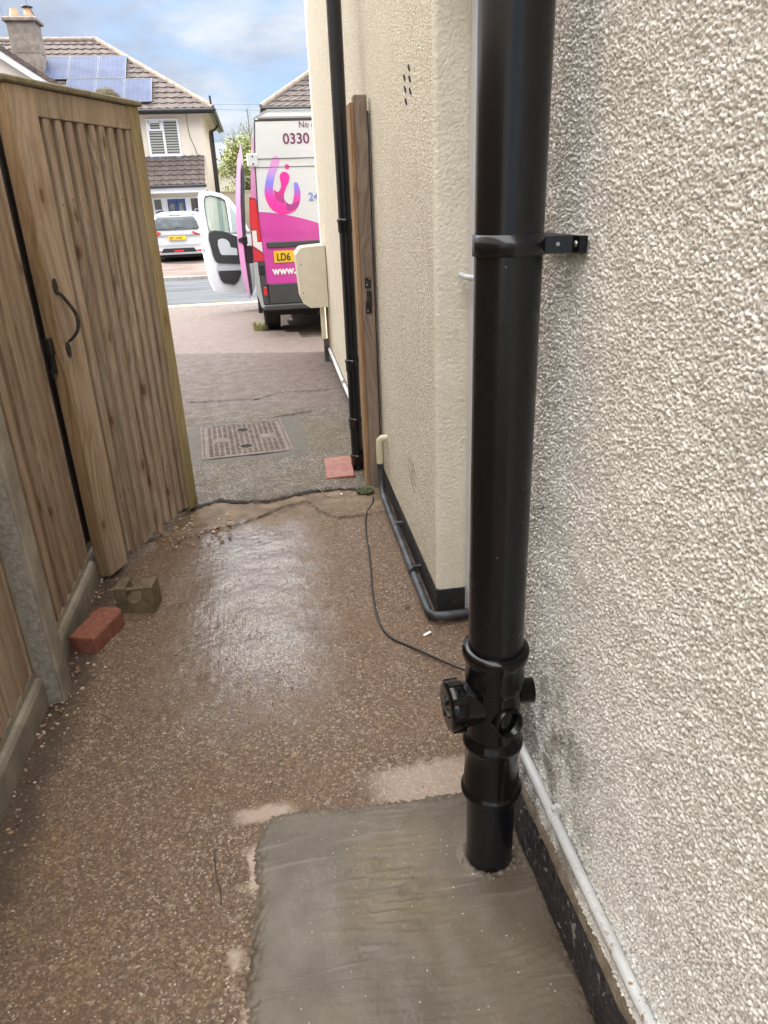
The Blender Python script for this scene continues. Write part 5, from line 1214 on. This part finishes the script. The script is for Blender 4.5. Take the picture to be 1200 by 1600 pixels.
dshape([(.80, 1.10), (.815, 1.00), (.77, .72), (.74, .64), (.68, .60), (.25, .57), (.25, 1.0), (.36, 1.04), (.50, 1.10), (.70, 1.13)], .0, .035, M_ink, 'armrest_panel', cab)
dshape([(.665, .98), (.68, .90), (.65, .76), (.62, .735), (.34, .72), (.34, .83), (.45, .85), (.47, .94), (.52, .985), (.60, 1.0)], .036, .040, M_lgrey, 'armrest_insert', cab)
dshape([(.72, .585), (.74, .48), (.70, .33), (.64, .265), (.45, .24), (.38, .28), (.31, .42), (.30, .585)], .001, .010, M_lgrey, 'door_card', cab)
dshape([(.70, .48), (.715, .45), (.685, .34), (.64, .275), (.46, .235), (.38, .29), (.31, .42), (.31, .47)], .011, .05, M_ink, 'door_pocket', cab)
dshape([(.935, .80), (.915, .80), (.915, .84), (.935, .84)], .0, .008, M_ink, 'door_latch', cab)
m = MB(); m.box(-.34, -.05, 4.30, 4.36, 1.15, 1.24); m.lathe([(0, .08), (.05, .09), (.08, .07)], (-.30, 4.36, 1.30), (0, -1, 0), 14); m.build('mirror', M_ink, van, False)

# ------------------------------------------------------------------ CAR across the street
car = empty('parked_car', (-2.42, 24.55, terr(24.8)+.018), 'white hatchback parked on the drive across the street with yellow rear plate', 'car')
hwid = .89
def csec(y, zb, zs, zr, ws, wr, r=.06):
    """section: sill zb, shoulder zs (half width ws), roof zr (half width wr)"""
    h = [(ws-.06, zb), (ws-.01, zb+.07), (ws, (zb+zs)/2), (ws-.015, zs-.05), (ws-.05, zs), (wr+.045, zr-.12), (wr-.01, zr-.035), (wr-.12, zr), (0.0, zr+.015)]
    return [(x, y, z) for x, z in h] + [(-x, y, z) for x, z in reversed(h[:-1])]
S_ = [csec(.06, .30, .70, .72, .84, .70), csec(.0, .28, .86, .90, .86, .74), csec(.03, .26, .98, 1.03, .875, .76), csec(.16, .24, 1.0, 1.24, .885, .70), csec(.40, .22, 1.0, 1.42, .89, .62), csec(.9, .22, .98, 1.47, .89, .63), csec(2.2, .22, .95, 1.48, .89, .62), csec(2.7, .22, .95, 1.40, .89, .60), csec(3.3, .22, .95, 1.0, .88, .72), csec(4.0, .24, .80, .86, .84, .70), csec(4.22, .32, .62, .66, .70, .55)]
m = MB(); m.rings(S_, 0, True); m.build('body', M_vwhite, car, False)
def cyz(z): return float(np.interp(z, [.30, .72, .90, 1.03, 1.24, 1.42], [.055, .03, -.0, .03, .16, .40]))
def chalf(z): return float(np.interp(z, [.95, 1.03, 1.24, 1.42], [.80, .78, .70, .60]))
def cpatch(pts, t, mt, name, par=None, th=.012):
    m = MB(); 
    P = [(x, cyz(z)-t, z) for x, z in pts]; m.prism(P, (0, th, 0)); return m.build(name, mt, par or car, False)
vs = []; zs_ = np.linspace(.955, 1.335, 9)
m = MB()
def hw_(z): return float(np.interp(z, [.955, .99, 1.2, 1.30, 1.335], [.66, .72, .65, .59, .53]))
for z in zs_:
    for q in np.linspace(-1, 1, 15): vs.append((q*hw_(z), cyz(z)-.035+.012*q*q, z))
m.add(vs, [(i*15+j, i*15+j+1, (i+1)*15+j+1, (i+1)*15+j) for i in range(8) for j in range(14)], 0, True); m.build('rear_window', M_cargl, car, False)
m = MB(); m.box(-.62, .62, .30, .52, 1.375, 1.405, 0, None, .012); m.build('spoiler', M_vwhite, car, False)
m = MB(); m.box(-.17, .17, .290, .31, 1.365, 1.385, 0, None, .004); m.build('brake_light', M_redd, car, False)
m = MB(); m.tube([(-.04, cyz(1.04)-.03, 1.01), (.10, cyz(1.03)-.03, 1.025), (.36, cyz(1.05)-.015, 1.045)], [.022, .014, .007], 8); m.build('wiper', M_ink, car, False)
for s_ in (-1, 1):
    m = MB(); P = [(s_*x, cyz(z)+y_, z) for x, y_, z in ((.46, -.012, .885), (.60, -.010, .93), (.845, .06, 1.0), (.862, .06, .83), (.70, -.004, .79), (.56, -.012, .81))]; m.prism(P, (0, .05, 0)); L0 = m.build('tail_lamp', M_red, car, False)
    m = MB(); P = [(s_*x, cyz(z)+y_, z) for x, y_, z in ((.56, -.020, .875), (.70, -.014, .91), (.82, .045, .93), (.83, .045, .86), (.68, -.014, .835))]; m.prism(P, (0, .01, 0)); m.build('lamp_lens', M_clear, L0, False)
    m = MB(); P = [(s_*x, .015+y_, z) for x, y_, z in ((.72, 0, .50), (.87, .12, .50), (.88, .12, .33), (.84, .10, .28))]; m.prism(P, (0, .05, 0)); m.build('side_cladding', M_dgrey, car, False)
    m = MB(); m.box(min(s_*.56, s_*.76), max(s_*.56, s_*.76), .018, .04, .315, .36, 0, None, .006); m.build('fog_lamp', M_red, car, False)
    m = MB(); m.tube([(s_*.60, .75, 1.485), (s_*.60, .85, 1.53), (s_*.59, 2.4, 1.535), (s_*.58, 2.6, 1.47)], .018, 8); m.build('roof_rail', M_alu, car, False)
m = MB(); m.box(-.70, .70, cyz(.80)-.012, cyz(.8)+.01, .795, .802); m.box(-.70, .70, .012, .035, .505, .514); m.build('tailgate_seam', M_dgrey, car, False)
m = MB(); m.box(-.27, .27, -.016, .03, .665, .772, 0, None, .004); pl_ = m.build('number_plate', M_plate, car, False)
text('JB11 KAR', -.225, .692, .092, M_ink, pl_, 'plate_lettering', -.017, .001, .001)
m = MB(); m.prism([(-.46, .012, .42), (.46, .012, .42), (.56, .012, .30), (-.56, .012, .30)], (0, .06, 0)); m.build('bumper_insert', M_ink, car, False)
m = MB(); m.box(-.14, .14, .0, .02, .315, .365, 0, None, .008); m.build('rear_fog_light', M_red, car, False)
m = MB(); m.prism([(-.80, .03, .30), (.80, .03, .30), (.72, .03, .235), (-.72, .03, .235)], (0, .10, 0)); m.build('skid_plate', M_lgrey, car, False)
m = MB(); m.box(-.78, .78, .12, 4.0, .15, .26); m.build('underbody', M_under, car, False)
m = MB(); m.tube([(.05, .9, 1.48), (.05, .85, 1.60)], .008, 6); m.build('aerial', M_ink, car, False)
for x in (-.77, .77):
    for y in (.72, 3.3): wheel(x, y, .33, .20, car)
